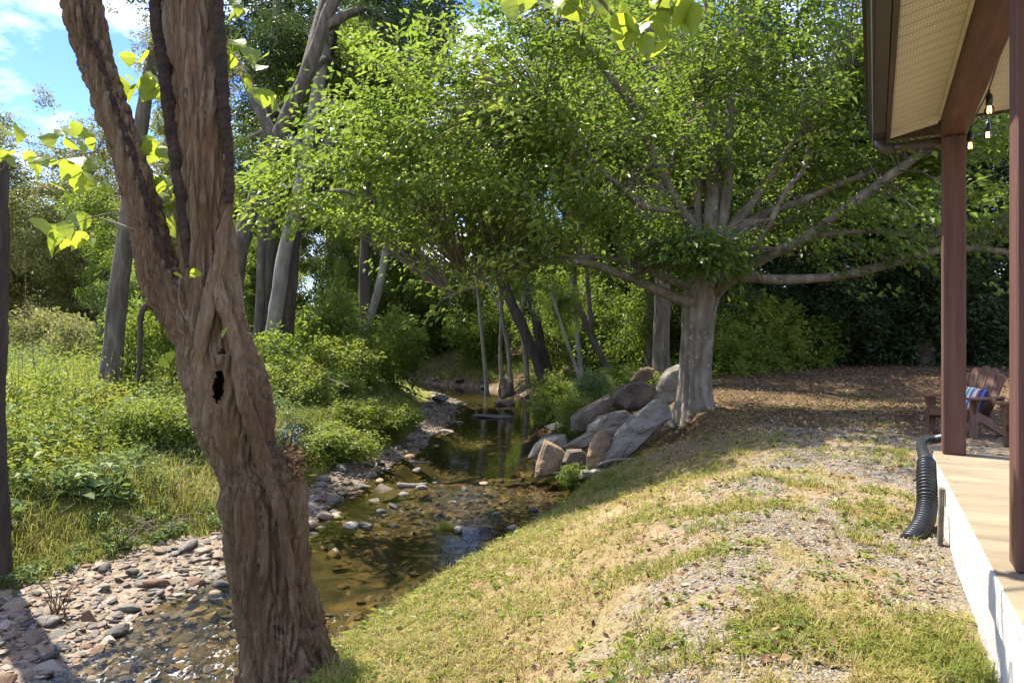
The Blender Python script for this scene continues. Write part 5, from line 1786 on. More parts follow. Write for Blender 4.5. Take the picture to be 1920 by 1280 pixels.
boulder(62, 122, 1240, 1262, 5.25, 'stone_pale', 67, "broad whitish flat stone in the shallow water by the bar", 0.7, cat="stone", name="river_stone")
boulder(145, 190, 1142, 1176, 6.1, 'stone_rust', 68, "large rust-tinted stone at the water side of the gravel bar", 0.7, cat="stone", name="river_stone")
boulder(64, 104, 1202, 1230, 5.5, 'stone_tan', 69, "tan blocky stone with a dark face by the water", 0.8, cat="stone", name="river_stone")
boulder(192, 232, 1155, 1186, 6.1, 'stone_slate', 70, "dark slate stone tilted in the water beside the rust-tinted one", 0.7, (0, -0.4, 0), cat="stone", name="river_stone")
boulder(352, 376, 1110, 1134, 6.7, 'stone_tan', 71, "ochre egg-shaped stone standing out in the water", 0.8, cat="stone", name="river_stone")
boulder(360, 412, 1066, 1092, 7.35, 'stone_grey', 72, "long smooth brown-grey stone lying at the bar's edge by the trunk", 0.6, cat="stone", name="river_stone")
boulder(0, 46, 1165, 1200, 5.9, 'stone_pale', 73, "large cream stone at the left end of the gravel bar", 0.7, cat="stone", name="river_stone")
boulder(880, 960, 776, 785, 23.5, 'stone_grey', 74, "long flat pale stone slab lying across the calm pool", 0.5, cat="stone", name="river_stone")
boulder(806, 842, 738, 752, 27, 'stone_grey', 75, "rounded grey stone at the head of the upstream gravel", 0.8, cat="stone", name="river_stone")
boulder(1350, 1374, 996, 1012, 4.6, 'stone_tan', 76, "flat tan rock lying loose in the yard dirt", 0.8, cat="stone", name="yard_stone")
boulder(1186, 1218, 966, 978, 5.8, 'stone_tan', 77, "buff rock half sunk in the bare slope", 0.8, cat="stone", name="yard_stone")

# driftwood
def log(pp, depth, w, label, name="driftwood", mat='pale_bark'):
    p = np.array([P(x, y, d) for (x, y), d in zip(pp, depth)])
    p[:, 2] = np.maximum(p[:, 2], np.maximum(height(p[:, 0], p[:, 1]), WATER) + 0.012)
    mb = MB()
    tube(mb, p - p[0], np.linspace(w, w * 0.6, len(p)), 10, 20, disp=lambda b, pp_, d, h, r: (fbm(b * 14, 2) - 0.5) * r * 0.5)
    link(name, mb.mesh(name), M[mat], None, tuple(p[0]), label, "driftwood")


log([(745, 909), (772, 911), (800, 908)], (12.0, 12.0, 12.1), 0.05, "pale driftwood log lying by the large tan stone")
log([(770, 868), (790, 869), (806, 867)], (14.4, 14.4, 14.4), 0.025, "thin pale driftwood stick on the gravel past the log")
log([(1005, 884), (1040, 886), (1085, 880), (1110, 892)], (12.4, 12.3, 12.0, 11.8), 0.02, "grey driftwood branch below the wedge boulder")
log([(1120, 872), (1150, 862), (1190, 860), (1218, 852)], (11.6, 11.6, 11.6, 11.6), 0.03, "weathered stick lying on the grass edge above the rocks")
log([(560, 700), (620, 712), (655, 726)], (17, 16.5, 16), 0.03, "bare bent stick reaching through the weeds", mat='wood_bark')

# river stones: the ones that show largest are things of their own
kinds = [('stone_tan', 'tan'), ('stone_grey', 'grey'), ('stone_rust', 'rusty brown'), ('stone_slate', 'dark slate'), ('stone_pale', 'pale cream')]
stone_me = {}
for ki, (mt, nm) in enumerate(kinds):
    for v_ in range(4):
        me = rock_mesh(100 + ki * 10 + v_, 7, 3, 0.07, sharp=0.79, name="river_stone")
        me.materials.append(M[mt])
        stone_me[(ki, v_)] = me
lab = {z: {nm: f"{nm} water-worn stone {w}" for _, nm in kinds} for z, w in (("bar", "on the gravel bar in front of the hollow tree's roots"), ("up", "on the gravel beyond the hollow tree"), ("wet", "breaking the surface of the creek"))}
random.seed(3)
cands = []
n = 22000
x = rng.uniform(-8, 1.5, n)
y = rng.uniform(4.2, 30, n)
z, s_, d_, wb_ = height(x, y, True)
for k in range(n):
    if d_[k] < 0 and -0.25 < s_[k] < wb_[k] * 1.02:
        cands.append((x[k], y[k], z[k], s_[k], wb_[k]))
placed = []
tries = sorted(cands, key=lambda c: c[1])
cnt = 0
for (x_, y_, z_, s0, w0) in cands:
    if cnt >= 270:
        break
    fr = y_
    size = random.choice((0.04, 0.05, 0.055, 0.065, 0.08, 0.105)) * random.uniform(0.8, 1.2)
    if y_ > 9:
        if random.random() < 0.55:
            continue
        size *= 1.35
    if y_ > 17 and random.random() < 0.75:
        continue
    if any((x_ - a) ** 2 + (y_ - b) ** 2 < (0.75 * (size + c)) ** 2 for a, b, c in placed):
        continue
    pxx = CX + F * x_ / y_
    if pxx < -30 or pxx > 1100:
        continue
    placed.append((x_, y_, size))
    ki = random.choices(range(5), (7, 5, 1.8, 2.0, 0.8))[0]
    zone = "wet" if s0 < 0 else ("bar" if y_ < 9.3 else "up")
    o = link("river_stone", stone_me[(ki, random.randrange(4))], None, None, (x_, y_, max(z_, WATER - 0.03) + size * 0.15), lab[zone][kinds[ki][1]], "stone", "river stones " + zone)
    o.scale = (size * random.uniform(0.9, 1.5), size * random.uniform(0.8, 1.1), size * random.uniform(0.38, 0.62))
    o.rotation_euler = (random.uniform(-0.3, 0.3), random.uniform(-0.3, 0.3), random.uniform(0, 6.28))
    cnt += 1
for (px_, py_) in ((690, 985), (715, 958), (738, 948), (606, 900), (640, 905), (662, 925), (625, 958), (702, 938), (757, 926), (792, 914), (872, 916), (930, 962), (992, 940), (1002, 956), (816, 904), (782, 880), (960, 926), (600, 935), (742, 985), (850, 940), (905, 905), (770, 838), (862, 792), (900, 760)):
    dp_ = F * (CAMZ - WATER) / (py_ - HOR)
    ki = random.choices(range(5), (5, 5, 1.5, 3, 1))[0]
    o = link("river_stone", stone_me[(ki, random.randrange(4))], None, None, ((px_ - CX) / F * dp_, dp_, WATER - 0.005), lab["wet"][kinds[ki][1]], "stone", "river stones wet")
    size = random.uniform(0.05, 0.10) * (0.7 + 0.03 * dp_)
    o.scale = (size * random.uniform(1.0, 1.6), size, size * random.uniform(0.4, 0.6))
    o.rotation_euler = (random.uniform(-0.2, 0.2), random.uniform(-0.2, 0.2), random.uniform(0, 6.28))
print("stones", cnt)


def scatter_rocks(name, X, Y, Z, size, label, cat, mat, seed=0):
    """too many to count: one object"""
    base = rock_mesh(900 + seed, 4, 1, 0.10, sharp=0.6, name="pebble")
    bv = np.array([tuple(v.co) for v in base.vertices])
    bf = np.array([list(p.vertices) for p in base.polygons])
    n = len(X)
    a = rng.uniform(0, 6.28, n)
    sc = size[:, None] * np.stack([rng.uniform(0.8, 1.5, n), rng.uniform(0.7, 1.1, n), rng.uniform(0.4, 0.7, n)], 1)
    ca, sa = np.cos(a), np.sin(a)
    lv = bv[None] * sc[:, None, :]
    tl = rng.normal(size=n) * 0.25
    vx = lv[..., 0] * ca[:, None] - lv[..., 1] * sa[:, None]
    vy = lv[..., 0] * sa[:, None] + lv[..., 1] * ca[:, None]
    vz = lv[..., 2] + tl[:, None] * lv[..., 0]
    v = np.stack([vx + X[:, None], vy + Y[:, None], vz + Z[:, None]], -1).reshape(-1, 3)
    f = (bf[None] + (np.arange(n) * len(bv))[:, None, None]).reshape(-1, 3)
    mb = MB()
    mb.add(v, None, f, np.repeat(rng.random(n), len(bv)))
    link(name, mb.mesh(name, False), mat, None, None, label, cat, kind="stuff")


def pebble_mat(name, stops, wet=0.75):
    m, N, L, out = mat_new(name)
    at = N.new("ShaderNodeAttribute")
    at.attribute_name = "tint"
    rp = ramp(N, stops)
    L.new(at.outputs['Fac'], rp.inputs['Fac'])
    tc = N.new("ShaderNodeTexCoord")
    nz = noise(N, L, tc.outputs['Object'], 60, 4)
    r2 = ramp(N, [(0.3, (0.7, 0.7, 0.7)), (0.7, (1.2, 1.2, 1.2))])
    L.new(nz.outputs['Fac'], r2.inputs['Fac'])
    b = N.new("ShaderNodeBsdfPrincipled")
    b.inputs['Roughness'].default_value = wet
    L.new(mixc(N, L, 1.0, rp.outputs[0], r2.outputs[0], 'MULTIPLY'), b.inputs['Base Color'])
    L.new(b.outputs[0], out.inputs['Surface'])
    return m


M['pebble'] = pebble_mat('pebble', [(0, (0.062, 0.053, 0.045)), (0.3, (0.131, 0.103, 0.076)), (0.6, (0.200, 0.154, 0.104)), (0.8, (0.187, 0.112, 0.068)), (1, (0.299, 0.255, 0.197))])
M['drive_gravel'] = pebble_mat('drive_gravel', [(0, (0.080, 0.066, 0.056)), (0.4, (0.159, 0.139, 0.113)), (0.8, (0.225, 0.199, 0.162)), (1, (0.305, 0.279, 0.239))])
M['bed_stone'] = pebble_mat('bed_stone', [(0, (0.023, 0.020, 0.012)), (0.45, (0.066, 0.047, 0.022)), (0.8, (0.156, 0.098, 0.039)), (1, (0.234, 0.164, 0.078))])
n = 90000
x = rng.uniform(-9, 1.5, n)
y = 4.0 + 30 * rng.random(n) ** 1.7
z, s_, d_, wb_ = height(x, y, True)
sel = (d_ < 0) & (s_ > -0.25) & (s_ < wb_ * 1.05 + 0.1 * rng.normal(size=n)) | (d_ > 0) & (s_ > -0.2) & (s_ < 0.18) & (rng.random(n) < 0.3)
x, y, z = x[sel][:8500], y[sel][:8500], z[sel][:8500]
scatter_rocks("river_pebbles", x, y, z, 0.012 + 0.035 * rng.random(len(x)) ** 2 + 0.0007 * y, "small mixed pebbles packed between the larger stones of the gravel bar", "pebbles", M['pebble'])
n = 30000
x = rng.uniform(-6, 3, n)
y = 4.0 + 20 * rng.random(n) ** 1.5
z, s_, d_, wb_ = height(x, y, True)
sel = (s_ < 0.0) & (n2(x, y, 0.9, 2, 71) > 0.36)
x, y, z = x[sel][:5000], y[sel][:5000], z[sel][:5000]
scatter_rocks("creek_bed_stones", x, y, z - 0.01, 0.02 + 0.07 * rng.random(len(x)) ** 2, "dark brown stones covering the creek bed under the water", "stones", M['bed_stone'], 1)
n = 120000
x = rng.uniform(-1, 8, n)
y = 2.4 + 10 * rng.random(n) ** 1.5
z, s_, d_, wb_ = height(x, y, True)
g_, l_, di_, gr_ = yard_masks(x, y, s_, d_)
Lp = x * PX[0] + y * PX[1]
sel = (g_ > 0.35) & (Lp < 0.33) & (np.abs((x) / y) < 0.85)
x, y, z = x[sel][:8500], y[sel][:8500], z[sel][:8500]
scatter_rocks("driveway_gravel", x, y, z, 0.004 + 0.008 * rng.random(len(x)) ** 2 + 0.0006 * y, "grey crushed gravel spread over the yard beside the porch", "gravel", M['drive_gravel'], 2)

# ------------------------------------------------------------------ grass, weeds, fallen leaves
def blades(mb, X, Y, Z, h, w, lean, tint, az=None):
    """curved grass blades, five corners each"""
    n = len(X)
    a = rng.uniform(0, 6.28, n) if az is None else az
    dx, dy = np.cos(a), np.sin(a)
    sx, sy = -dy, dx
    B = np.stack([X, Y, Z], -1)
    side = np.stack([sx, sy, np.zeros(n)], -1) * (w / 2)[:, None]
    out = np.stack([dx, dy, np.zeros(n)], -1)
    m = B + out * (lean * h * 0.35)[:, None] + UP * (h * 0.60)[:, None]
    t = B + out * (lean * h)[:, None] + UP * (h * (1.0 - 0.35 * lean ** 2))[:, None]
    v = np.stack([B - side, B + side, m + side * 0.7, m - side * 0.7, t], 1).reshape(-1, 3)
    i = np.arange(n)[:, None] * 5
    mb.add(v, np.hstack([i, i + 1, i + 2, i + 3]), np.hstack([i + 3, i + 2, i + 4]), np.repeat(tint, 5))


def in_view(x, y, margin=0.06):
    return np.abs(x / np.maximum(y, 0.1)) < 0.75 + margin


# yard turf: tufts and strewn straw, thickest in patches
n = 90000
y = 2.3 + 13 * rng.random(n) ** 1.45
x = rng.uniform(-0.8, 0.8, n) * y
d_, w_ = creek(x, y)
ok = d_ > 0
x, y = x[ok], y[ok]
z, s_, d_, wb_ = height(x, y, True)
g_, l_, di_, gr_ = yard_masks(x, y, s_, d_)
Lp = x * PX[0] + y * PX[1]
edge = sstep(2.2, 0.2, s_)
wall = 0.4 * sstep(-0.25, 0.25, Lp) * sstep(0.50, 0.62, n2(x, y, 1.4, 2, 91)) * sstep(7, 6, y)
dens = np.clip(0.10 + 0.55 * gr_ + 0.40 * edge - 0.45 * g_ - 0.15 * di_ - 0.20 * l_ + 0.5 * wall, 0.012, 1)
ok = (rng.random(len(x)) < dens) & (Lp < 0.345) & (s_ > 0.02) & ((x + 1.48) ** 2 + (y - 4.4) ** 2 > 0.14)
tx, ty, tg, te, tw = [a_[ok][:9000] for a_ in (x, y, gr_, edge, wall)]
per = 9
k = np.repeat(np.arange(len(tx)), per)
a = rng.uniform(0, 6.28, len(k))
rr = (0.012 + 0.035 * rng.random(len(tx)))[k] * np.sqrt(rng.random(len(k)))
x, y = tx[k] + np.cos(a) * rr, ty[k] + np.sin(a) * rr
z = height(x, y)
tt = np.clip(0.72 - 0.34 * tg * (n2(tx, ty, 0.9, 2, 97) > 0.42) - 0.10 * te - 0.35 * tw + rng.normal(size=len(tx)) * 0.16, 0.05, 0.95)
th_ = (0.025 + 0.06 * rng.random(len(tx)) ** 1.5 + 0.03 * te + 0.03 * tw) * (1 + 0.03 * ty)
mb = MB()
blades(mb, x, y, z - 0.004, th_[k] * rng.uniform(0.5, 1.2, len(k)), 0.0028 + 0.0022 * rng.random(len(k)) + 0.0004 * y, rng.uniform(0.3, 1.4, len(k)), np.clip(tt[k] + rng.normal(size=len(k)) * 0.10, 0, 1), az=a + rng.normal(size=len(k)) * 0.5)
n = 110000                                                      # dead straw lying between the tufts
y = 2.3 + 11 * rng.random(n) ** 1.5
x = rng.uniform(-0.8, 0.8, n) * y
z, s_, d_, wb_ = height(x, y, True)
g_, l_, di_, gr_ = yard_masks(x, y, s_, d_)
Lp = x * PX[0] + y * PX[1]
ok = (d_ > 0) & (s_ > 0.05) & (Lp < 0.34) & (rng.random(n) < np.clip(0.65 - 0.55 * g_ - 0.3 * di_, 0.05, 1)) & ((x + 1.48) ** 2 + (y - 4.4) ** 2 > 0.14)
x, y, z = x[ok][:34000], y[ok][:34000], z[ok][:34000]
n = len(x)
blades(mb, x, y, z + 0.002, 0.018 + 0.02 * rng.random(n), 0.0026 + 0.0005 * y, rng.uniform(1.2, 3.0, n) * 0.8, np.clip(0.84 + rng.normal(size=n) * 0.09, 0, 1))
link("yard_grass", mb.mesh("yard_grass", False), M['grass'], None, None, "patchy tufts of green and straw-coloured grass on the sloping yard", "grass", kind="stuff")

# low broad-leaved weeds among the turf and along the right bank edge
def rosettes(mb, X, Y, Z, R_, per, tint, up=0.6, wid=0.5):
    n = len(X)
    k = np.repeat(np.arange(n), per)
    a = rng.uniform(0, 6.28, n * per)
    e = rng.uniform(0.1, 1.0, n * per) * up
    d = np.stack([np.cos(a), np.sin(a), e], -1)
    st = np.stack([X, Y, Z], -1)[k] + d * (R_[k] * rng.uniform(0.0, 0.9, n * per))[:, None] * np.array([0.6, 0.6, 1.2])
    L_ = R_[k] * rng.uniform(0.45, 1.0, n * per)
    v, q, t = leaf_quads(st, d * np.array([1, 1, 0.4]), UP + rng.normal(size=(n * per, 3)) * 0.45, L_, L_ * wid, 0.15, np.clip(tint[k] + rng.normal(size=n * per) * 0.12, 0, 1), 0.2)
    mb.add(v, q, None, t)


n = 26000
y = 2.6 + 14 * rng.random(n) ** 1.2
x = rng.uniform(-0.8, 0.8, n) * y
d_, w_ = creek(x, y)
z, s_, dd_, wb_ = height(x, y, True)
g_, l_, di_, gr_ = yard_masks(x, y, s_, d_)
Lp = x * PX[0] + y * PX[1]
pr = 0.75 * sstep(1.8, 0.2, s_) + 0.10 * (1 - g_) + 0.15 * gr_
ok = (d_ > 0) & (s_ > 0.02) & (rng.random(n) < pr) & (Lp < 0.33) & ((x + 1.48) ** 2 + (y - 4.4) ** 2 > 0.14)
x, y, z, s_ = x[ok][:4600], y[ok][:4600], z[ok][:4600], s_[ok][:4600]
mb = MB()
rosettes(mb, x, y, z, (0.03 + 0.045 * rng.random(len(x))) * (1 + 0.6 * sstep(1.2, 0, s_)), 9, np.clip(0.62 + rng.normal(size=len(x)) * 0.2, 0, 1))
link("bank_weeds", mb.mesh("bank_weeds", False), M['weed'], None, None, "low leafy green weeds along the top of the right bank", "weeds", kind="stuff")

# fallen leaves, thick in the shade of the spreading tree, thin in the open
n = 90000
y = 2.5 + 24 * rng.random(n) ** 1.2
x = rng.uniform(-0.8, 0.85, n) * y
z, s_, d_, wb_ = height(x, y, True)
g_, l_, di_, gr_ = yard_masks(x, y, s_, d_)
Lp = x * PX[0] + y * PX[1]
tp = x * AX[0] + y * AX[1]
ok = (d_ > 0) & (s_ > 0.1) & (rng.random(n) < 0.22 + 0.78 * l_) & ((Lp < 0.33) | (tp > 6.1))
x, y, z = x[ok][:24000], y[ok][:24000], z[ok][:24000]
n = len(x)
a = rng.uniform(0, 6.28, n)
L_ = (0.018 + 0.032 * rng.random(n)) * (1 + 0.05 * y)
v, q, t = leaf_quads(np.stack([x, y, z + 0.008 + 0.012 * rng.random(n)], -1), np.stack([np.cos(a), np.sin(a), rng.normal(size=n) * 0.25], -1), UP + rng.normal(size=(n, 3)) * 0.5, L_, L_ * rng.uniform(0.4, 0.8, n), 0.2, rng.random(n) ** 1.2, -0.15)
mb = MB()
mb.add(v, q, None, t)
link("fallen_leaves", mb.mesh("fallen_leaves", False), M['litter'], None, None, "brown fallen leaves littering the yard and the shaded slope", "fallen leaves", kind="stuff")

# left bank: tall weeds
def weeds(mb, X, Y, Z, hgt, per, leaf, wid, tint, spread=0.10, stem=True, upright=0.4):
    n = len(X)
    lean = rng.normal(size=(n, 2)) * 0.18
    k = np.repeat(np.arange(n), per)
    u = np.tile(np.linspace(0.12, 1.0, per), n) + rng.normal(size=n * per) * 0.04
    a = np.tile(np.arange(per) * 2.4, n) + np.repeat(rng.uniform(0, 6.28, n), per)
    hh = hgt[k] * u
    P0 = np.stack([X[k] + lean[k, 0] * hh * u, Y[k] + lean[k, 1] * hh * u, Z[k] + hh], -1)
    out = np.stack([np.cos(a), np.sin(a), np.full(n * per, upright) + rng.normal(size=n * per) * 0.3], -1)
    off = out * np.array([1, 1, 0]) * (spread * hgt[k] * rng.uniform(0.1, 1.3, n * per) * (1.15 - 0.6 * u))[:, None]
    L_ = leaf * rng.uniform(0.6, 1.3, n * per) * (1.15 - 0.5 * u) * (0.6 + 0.5 * hgt[k])
    v, q, t = leaf_quads(P0 + off, out, UP + rng.normal(size=(n * per, 3)) * 0.5, L_, L_ * wid, 0.15, np.clip(tint[k] + rng.normal(size=n * per) * 0.12 + 0.12 * (u - 0.5), 0, 1), 0.25)
    mb.add(v, q, None, t)
    if stem:
        top = np.stack([X + lean[:, 0] * hgt, Y + lean[:, 1] * hgt, Z + hgt], -1)
        b = np.stack([X, Y, Z - 0.03], -1)
        w_ = 0.003 + 0.003 * hgt
        vs = []
        for c in range(3):
            o_ = np.stack([np.cos(c * 2.09) * w_, np.sin(c * 2.09) * w_, 0 * w_], -1)
            vs += [b + o_, top + o_ * 0.4]
        v = np.stack(vs, 1).reshape(-1, 3)
        i = np.arange(n)[:, None] * 6
        mb.add(v, np.vstack([np.hstack([i, i + 2, i + 3, i + 1]), np.hstack([i + 2, i + 4, i + 5, i + 3]), np.hstack([i + 4, i, i + 1, i + 5])]), None, 0.7)


def left_bank(n, ymax, pw, ymin=4.2):
    y = ymin + (ymax - ymin) * rng.random(n) ** pw
    x = rng.uniform(-0.85, 0.1, n) * y
    z, s_, d_, wb_ = height(x, y, True)
    q_ = s_ - wb_
    ok = (d_ < 0) & (q_ > 0.0)
    return x[ok], y[ok], z[ok], q_[ok]


x, y, z, q_ = left_bank(26000, 34, 1.35)
patch = n2(x, y, 0.55, 2, 101)
hgt = (0.12 + 0.75 * sstep(0.4, 3.2, q_) + 0.35 * sstep(3, 7, q_)) * (0.45 + 1.1 * patch) * rng.uniform(0.6, 1.25, len(x))
hgt = np.minimum(hgt, 0.35 + 0.06 * y)
sel = rng.random(len(x)) < 0.12 + 0.75 * sstep(0.6, 2.4, q_)
x, y, z, q_, hgt, patch = [a_[sel] for a_ in (x, y, z, q_, hgt, patch)]
kd = n2(x, y, 0.8, 2, 103)
A = kd > 0.5
mb = MB()
sA = np.where(A)[0][:4300]
weeds(mb, x[sA], y[sA], z[sA], hgt[sA], 22, 0.115, 0.34, np.clip(0.68 + (n2(x[sA], y[sA], 0.7, 2, 105) - 0.5) * 1.1, 0, 1), 0.20)
link("tall_weeds", mb.mesh("tall_weeds", False), M['weed'], None, None, "tall yellow-green weeds crowding the left bank", "weeds", kind="stuff")
mb = MB()
sB = np.where(~A)[0][:4300]
weeds(mb, x[sB], y[sB], z[sB], hgt[sB] * 0.9, 19, 0.13, 0.55, np.clip(0.6 + (n2(x[sB], y[sB], 0.7, 2, 107) - 0.5) * 1.1, 0, 1), 0.24)
link("broadleaf_weeds", mb.mesh("broadleaf_weeds", False), M['weed_cool'], None, None, "broad-leaved green weeds mixed through the left bank", "weeds", kind="stuff")

x, y, z, q_ = left_bank(9000, 24, 1.2)
sel = (q_ > 0.9) & (n2(x, y, 0.6, 2, 121) > 0.50)
x, y, z, q_ = [a_[sel][:420] for a_ in (x, y, z, q_)]
mb = MB()
weeds(mb, x, y, z, rng.uniform(0.35, 1.0, len(x)) * (0.6 + 0.5 * sstep(1, 4, q_)), 15, 0.20, 0.72, np.clip(0.62 + rng.normal(size=len(x)) * 0.2, 0, 1), 0.30, upright=0.1)
link("large_leaf_weeds", mb.mesh("large_leaf_weeds", False), M['weed_cool'], None, None, "large-leaved pale green weeds scattered over the left bank", "weeds", kind="stuff")
x, y, z, q_ = left_bank(9000, 34, 1.1)
sel = (q_ > 2.2) & (n2(x, y, 0.5, 2, 131) > 0.47)
x, y, z, q_ = [a_[sel][:620] for a_ in (x, y, z, q_)]
mb = MB()
weeds(mb, x, y, z, rng.uniform(0.9, 1.75, len(x)), 44, 0.085, 0.16, np.clip(0.78 + rng.normal(size=len(x)) * 0.15, 0, 1), 0.10, upright=0.9)
link("goldenrod", mb.mesh("goldenrod", False), M['weed'], None, None, "tall feathery yellow-green stalks standing above the left bank's weeds", "weeds", kind="stuff")

# bright grass at the foot of the left bank
x, y, z, q_ = left_bank(190000, 26, 1.7)
pz = n2(x, y, 1.0, 2, 111)
sel = (rng.random(len(x)) < (0.25 + 0.75 * sstep(0.36, 0.50, pz)) * sstep(-0.05, 0.2, q_) * (0.15 + 0.85 * sstep(3.8, 1.6, q_)))
x, y, z, q_ = [a_[sel][:56000] for a_ in (x, y, z, q_)]
n = len(x)
mb = MB()
blades(mb, x, y, z - 0.01, (0.10 + 0.30 * rng.random(n)) * (0.5 + 0.5 * sstep(0, 1, q_)), 0.005 + 0.005 * rng.random(n) + 0.0004 * y, rng.uniform(0.2, 1.2, n), np.clip(0.30 + (n2(x, y, 1.4, 2, 113) - 0.5) * 0.9 + rng.normal(size=n) * 0.14, 0, 1))
link("bank_grass", mb.mesh("bank_grass", False), M['grass'], None, None, "bright yellow-green grass along the foot of the left bank", "grass", kind="stuff")

# tall lime grass on the grassy point
n = 60000
y = rng.uniform(10.5, 23, n)
x = rng.uniform(-0.40, -0.08, n) * y
z, s_, d_, wb_ = height(x, y, True)
q_ = s_ - wb_
sel = (d_ < 0) & (q_ > 0.05) & (q_ < 3.2)
x, y, z, q_ = [a_[sel][:20000] for a_ in (x, y, z, q_)]
n = len(x)
mb = MB()
blades(mb, x, y, z - 0.02, (0.18 + 0.42 * rng.random(n)) * (0.5 + 0.5 * sstep(0, 0.8, q_)), 0.010 + 0.008 * rng.random(n), rng.uniform(0.2, 1.1, n), np.clip(0.28 + (n2(x, y, 0.9, 2, 141) - 0.5) * 0.7 + rng.normal(size=n) * 0.10, 0, 1))
link("point_grass", mb.mesh("point_grass", False), M['grass'], None, None, "tall lime-green grass on the point of the left bank past the hollow tree", "grass", kind="stuff")

# far meadow grass
n = 60000
y = 14 + 90 * rng.random(n) ** 1.3
x = rng.uniform(-0.85, -0.05, n) * y
z, s_, d_, wb_ = height(x, y, True)
sel = (d_ < 0) & (s_ - wb_ > 4)
x, y, z = x[sel][:26000], y[sel][:26000], z[sel][:26000]
n = len(x)
mb = MB()
blades(mb, x, y, z, (0.35 + 0.7 * rng.random(n)), 0.012 + 0.0011 * y, rng.uniform(0.1, 0.8, n), np.clip(0.42 + rng.normal(size=n) * 0.16, 0, 1))
link("meadow_grass", mb.mesh("meadow_grass", False), M['grass'], None, None, "tall sunlit meadow grass beyond the left bank", "grass", kind="stuff")

# undergrowth on the wooded right bank and round the bend
n = 16000
y = 15 + 33 * rng.random(n)
x = rng.uniform(-0.28, 0.42, n) * y
z, s_, d_, wb_ = height(x, y, True)
sel = (d_ > 0) & (s_ > 0.25) & (s_ < 7) & (n2(x, y, 0.45, 2, 151) > 0.40) & ((y > 17.5) | (x < 2.2))
x, y, z, s_ = [a_[sel][:1500] for a_ in (x, y, z, s_)]
mb = MB()
weeds(mb, x, y, z, rng.uniform(0.2, 0.8, len(x)), 18, 0.16, 0.5, np.clip(0.5 + rng.normal(size=len(x)) * 0.2, 0, 1), 0.30)
link("woodland_undergrowth", mb.mesh("woodland_undergrowth", False), M['weed'], None, None, "leafy green undergrowth along the wooded right bank and the creek bend", "undergrowth", kind="stuff")
random.seed(44)
for k in range(26):
    t0 = random.uniform(22, 44)
    i_ = int(np.argmin(np.abs(near_p[:, 1] - t0)))
    rt = np.array([near_t[i_][1], -near_t[i_][0]])
    p_ = near_p[i_] + rt * (near_w[i_] + random.uniform(-0.1, 0.5))
    ki = random.choices(range(5), (4, 5, 1, 3, 1))[0]
    o = link("river_stone", stone_me[(ki, random.randrange(4))], None, None, (p_[0], p_[1], max(H1(p_[0], p_[1]), WATER) + 0.03), f"{kinds[ki][1]} rock along the far right edge of the creek", "stone", "rocks along the far creek edge")
    size = random.uniform(0.14, 0.34)
    o.scale = (size * random.uniform(1.0, 1.5), size, size * random.uniform(0.5, 0.8))
    o.rotation_euler = (random.uniform(-0.2, 0.2), random.uniform(-0.2, 0.2), random.uniform(0, 6.28))

# ------------------------------------------------------------------ shrubs
def shrub_variant(seed, n=150, per=46, leaf=0.10, wid=0.5):
    r = np.random.default_rng(seed)
    C = ellipsoid_points(n, (0, 0, 0.78), (0.95, 0.95, 0.80), 0.25, 0.44, 1.6, seed * 2.3, zmin=0.05)
    mb = MB()
    sprays(mb, C, C - np.array([0, 0, 0.2]) + r.normal(size=C.shape) * 0.3, r.uniform(0.14, 0.26, n), per, leaf, wid, np.clip(0.5 + (fbm(C * 1.6 + seed, 2) - 0.5) * 0.9, 0, 1), flat=0.4, tilt=0.7)
    me = mb.mesh("foliage", False)
    mb = MB()
    for k in range(9):
        e = C[r.integers(0, n)]
        tube(mb, [(r.normal() * 0.05, r.normal() * 0.05, -0.06), e * np.array([0.4, 0.4, 0.55]), e], [0.018, 0.012, 0.004], 5, 8)
    return me, mb.mesh("stems")


SHV = [shrub_variant(k + 40) for k in range(4)]
SHM = {}


def shrub(px, py, depth, rad, hgt, label, mat, k, group="shrubs along the creek", ground=True):
    x, y = (px - CX) / F * depth, depth
    t_ = thing("shrub", (x, y, H1(x, y) - 0.03), label, "shrub", group)
    if mat in ('dark_leaf', 'pale_leaf', 'weed_cool'):
        k = k % 2
    key = (k % 4, mat)
    if key not in SHM:
        me = SHV[k % 4][0].copy()
        me.materials.append(M[mat])
        SHM[key] = me
    f = link("foliage", SHM[key], None, t_, kind="stuff")
    s_ = link("stems", SHV[k % 4][1], M['twig'], t_)
    t_.scale = (rad, rad, hgt / 1.55)
    t_.rotation_euler = (0, 0, k * 1.3)
    return t_


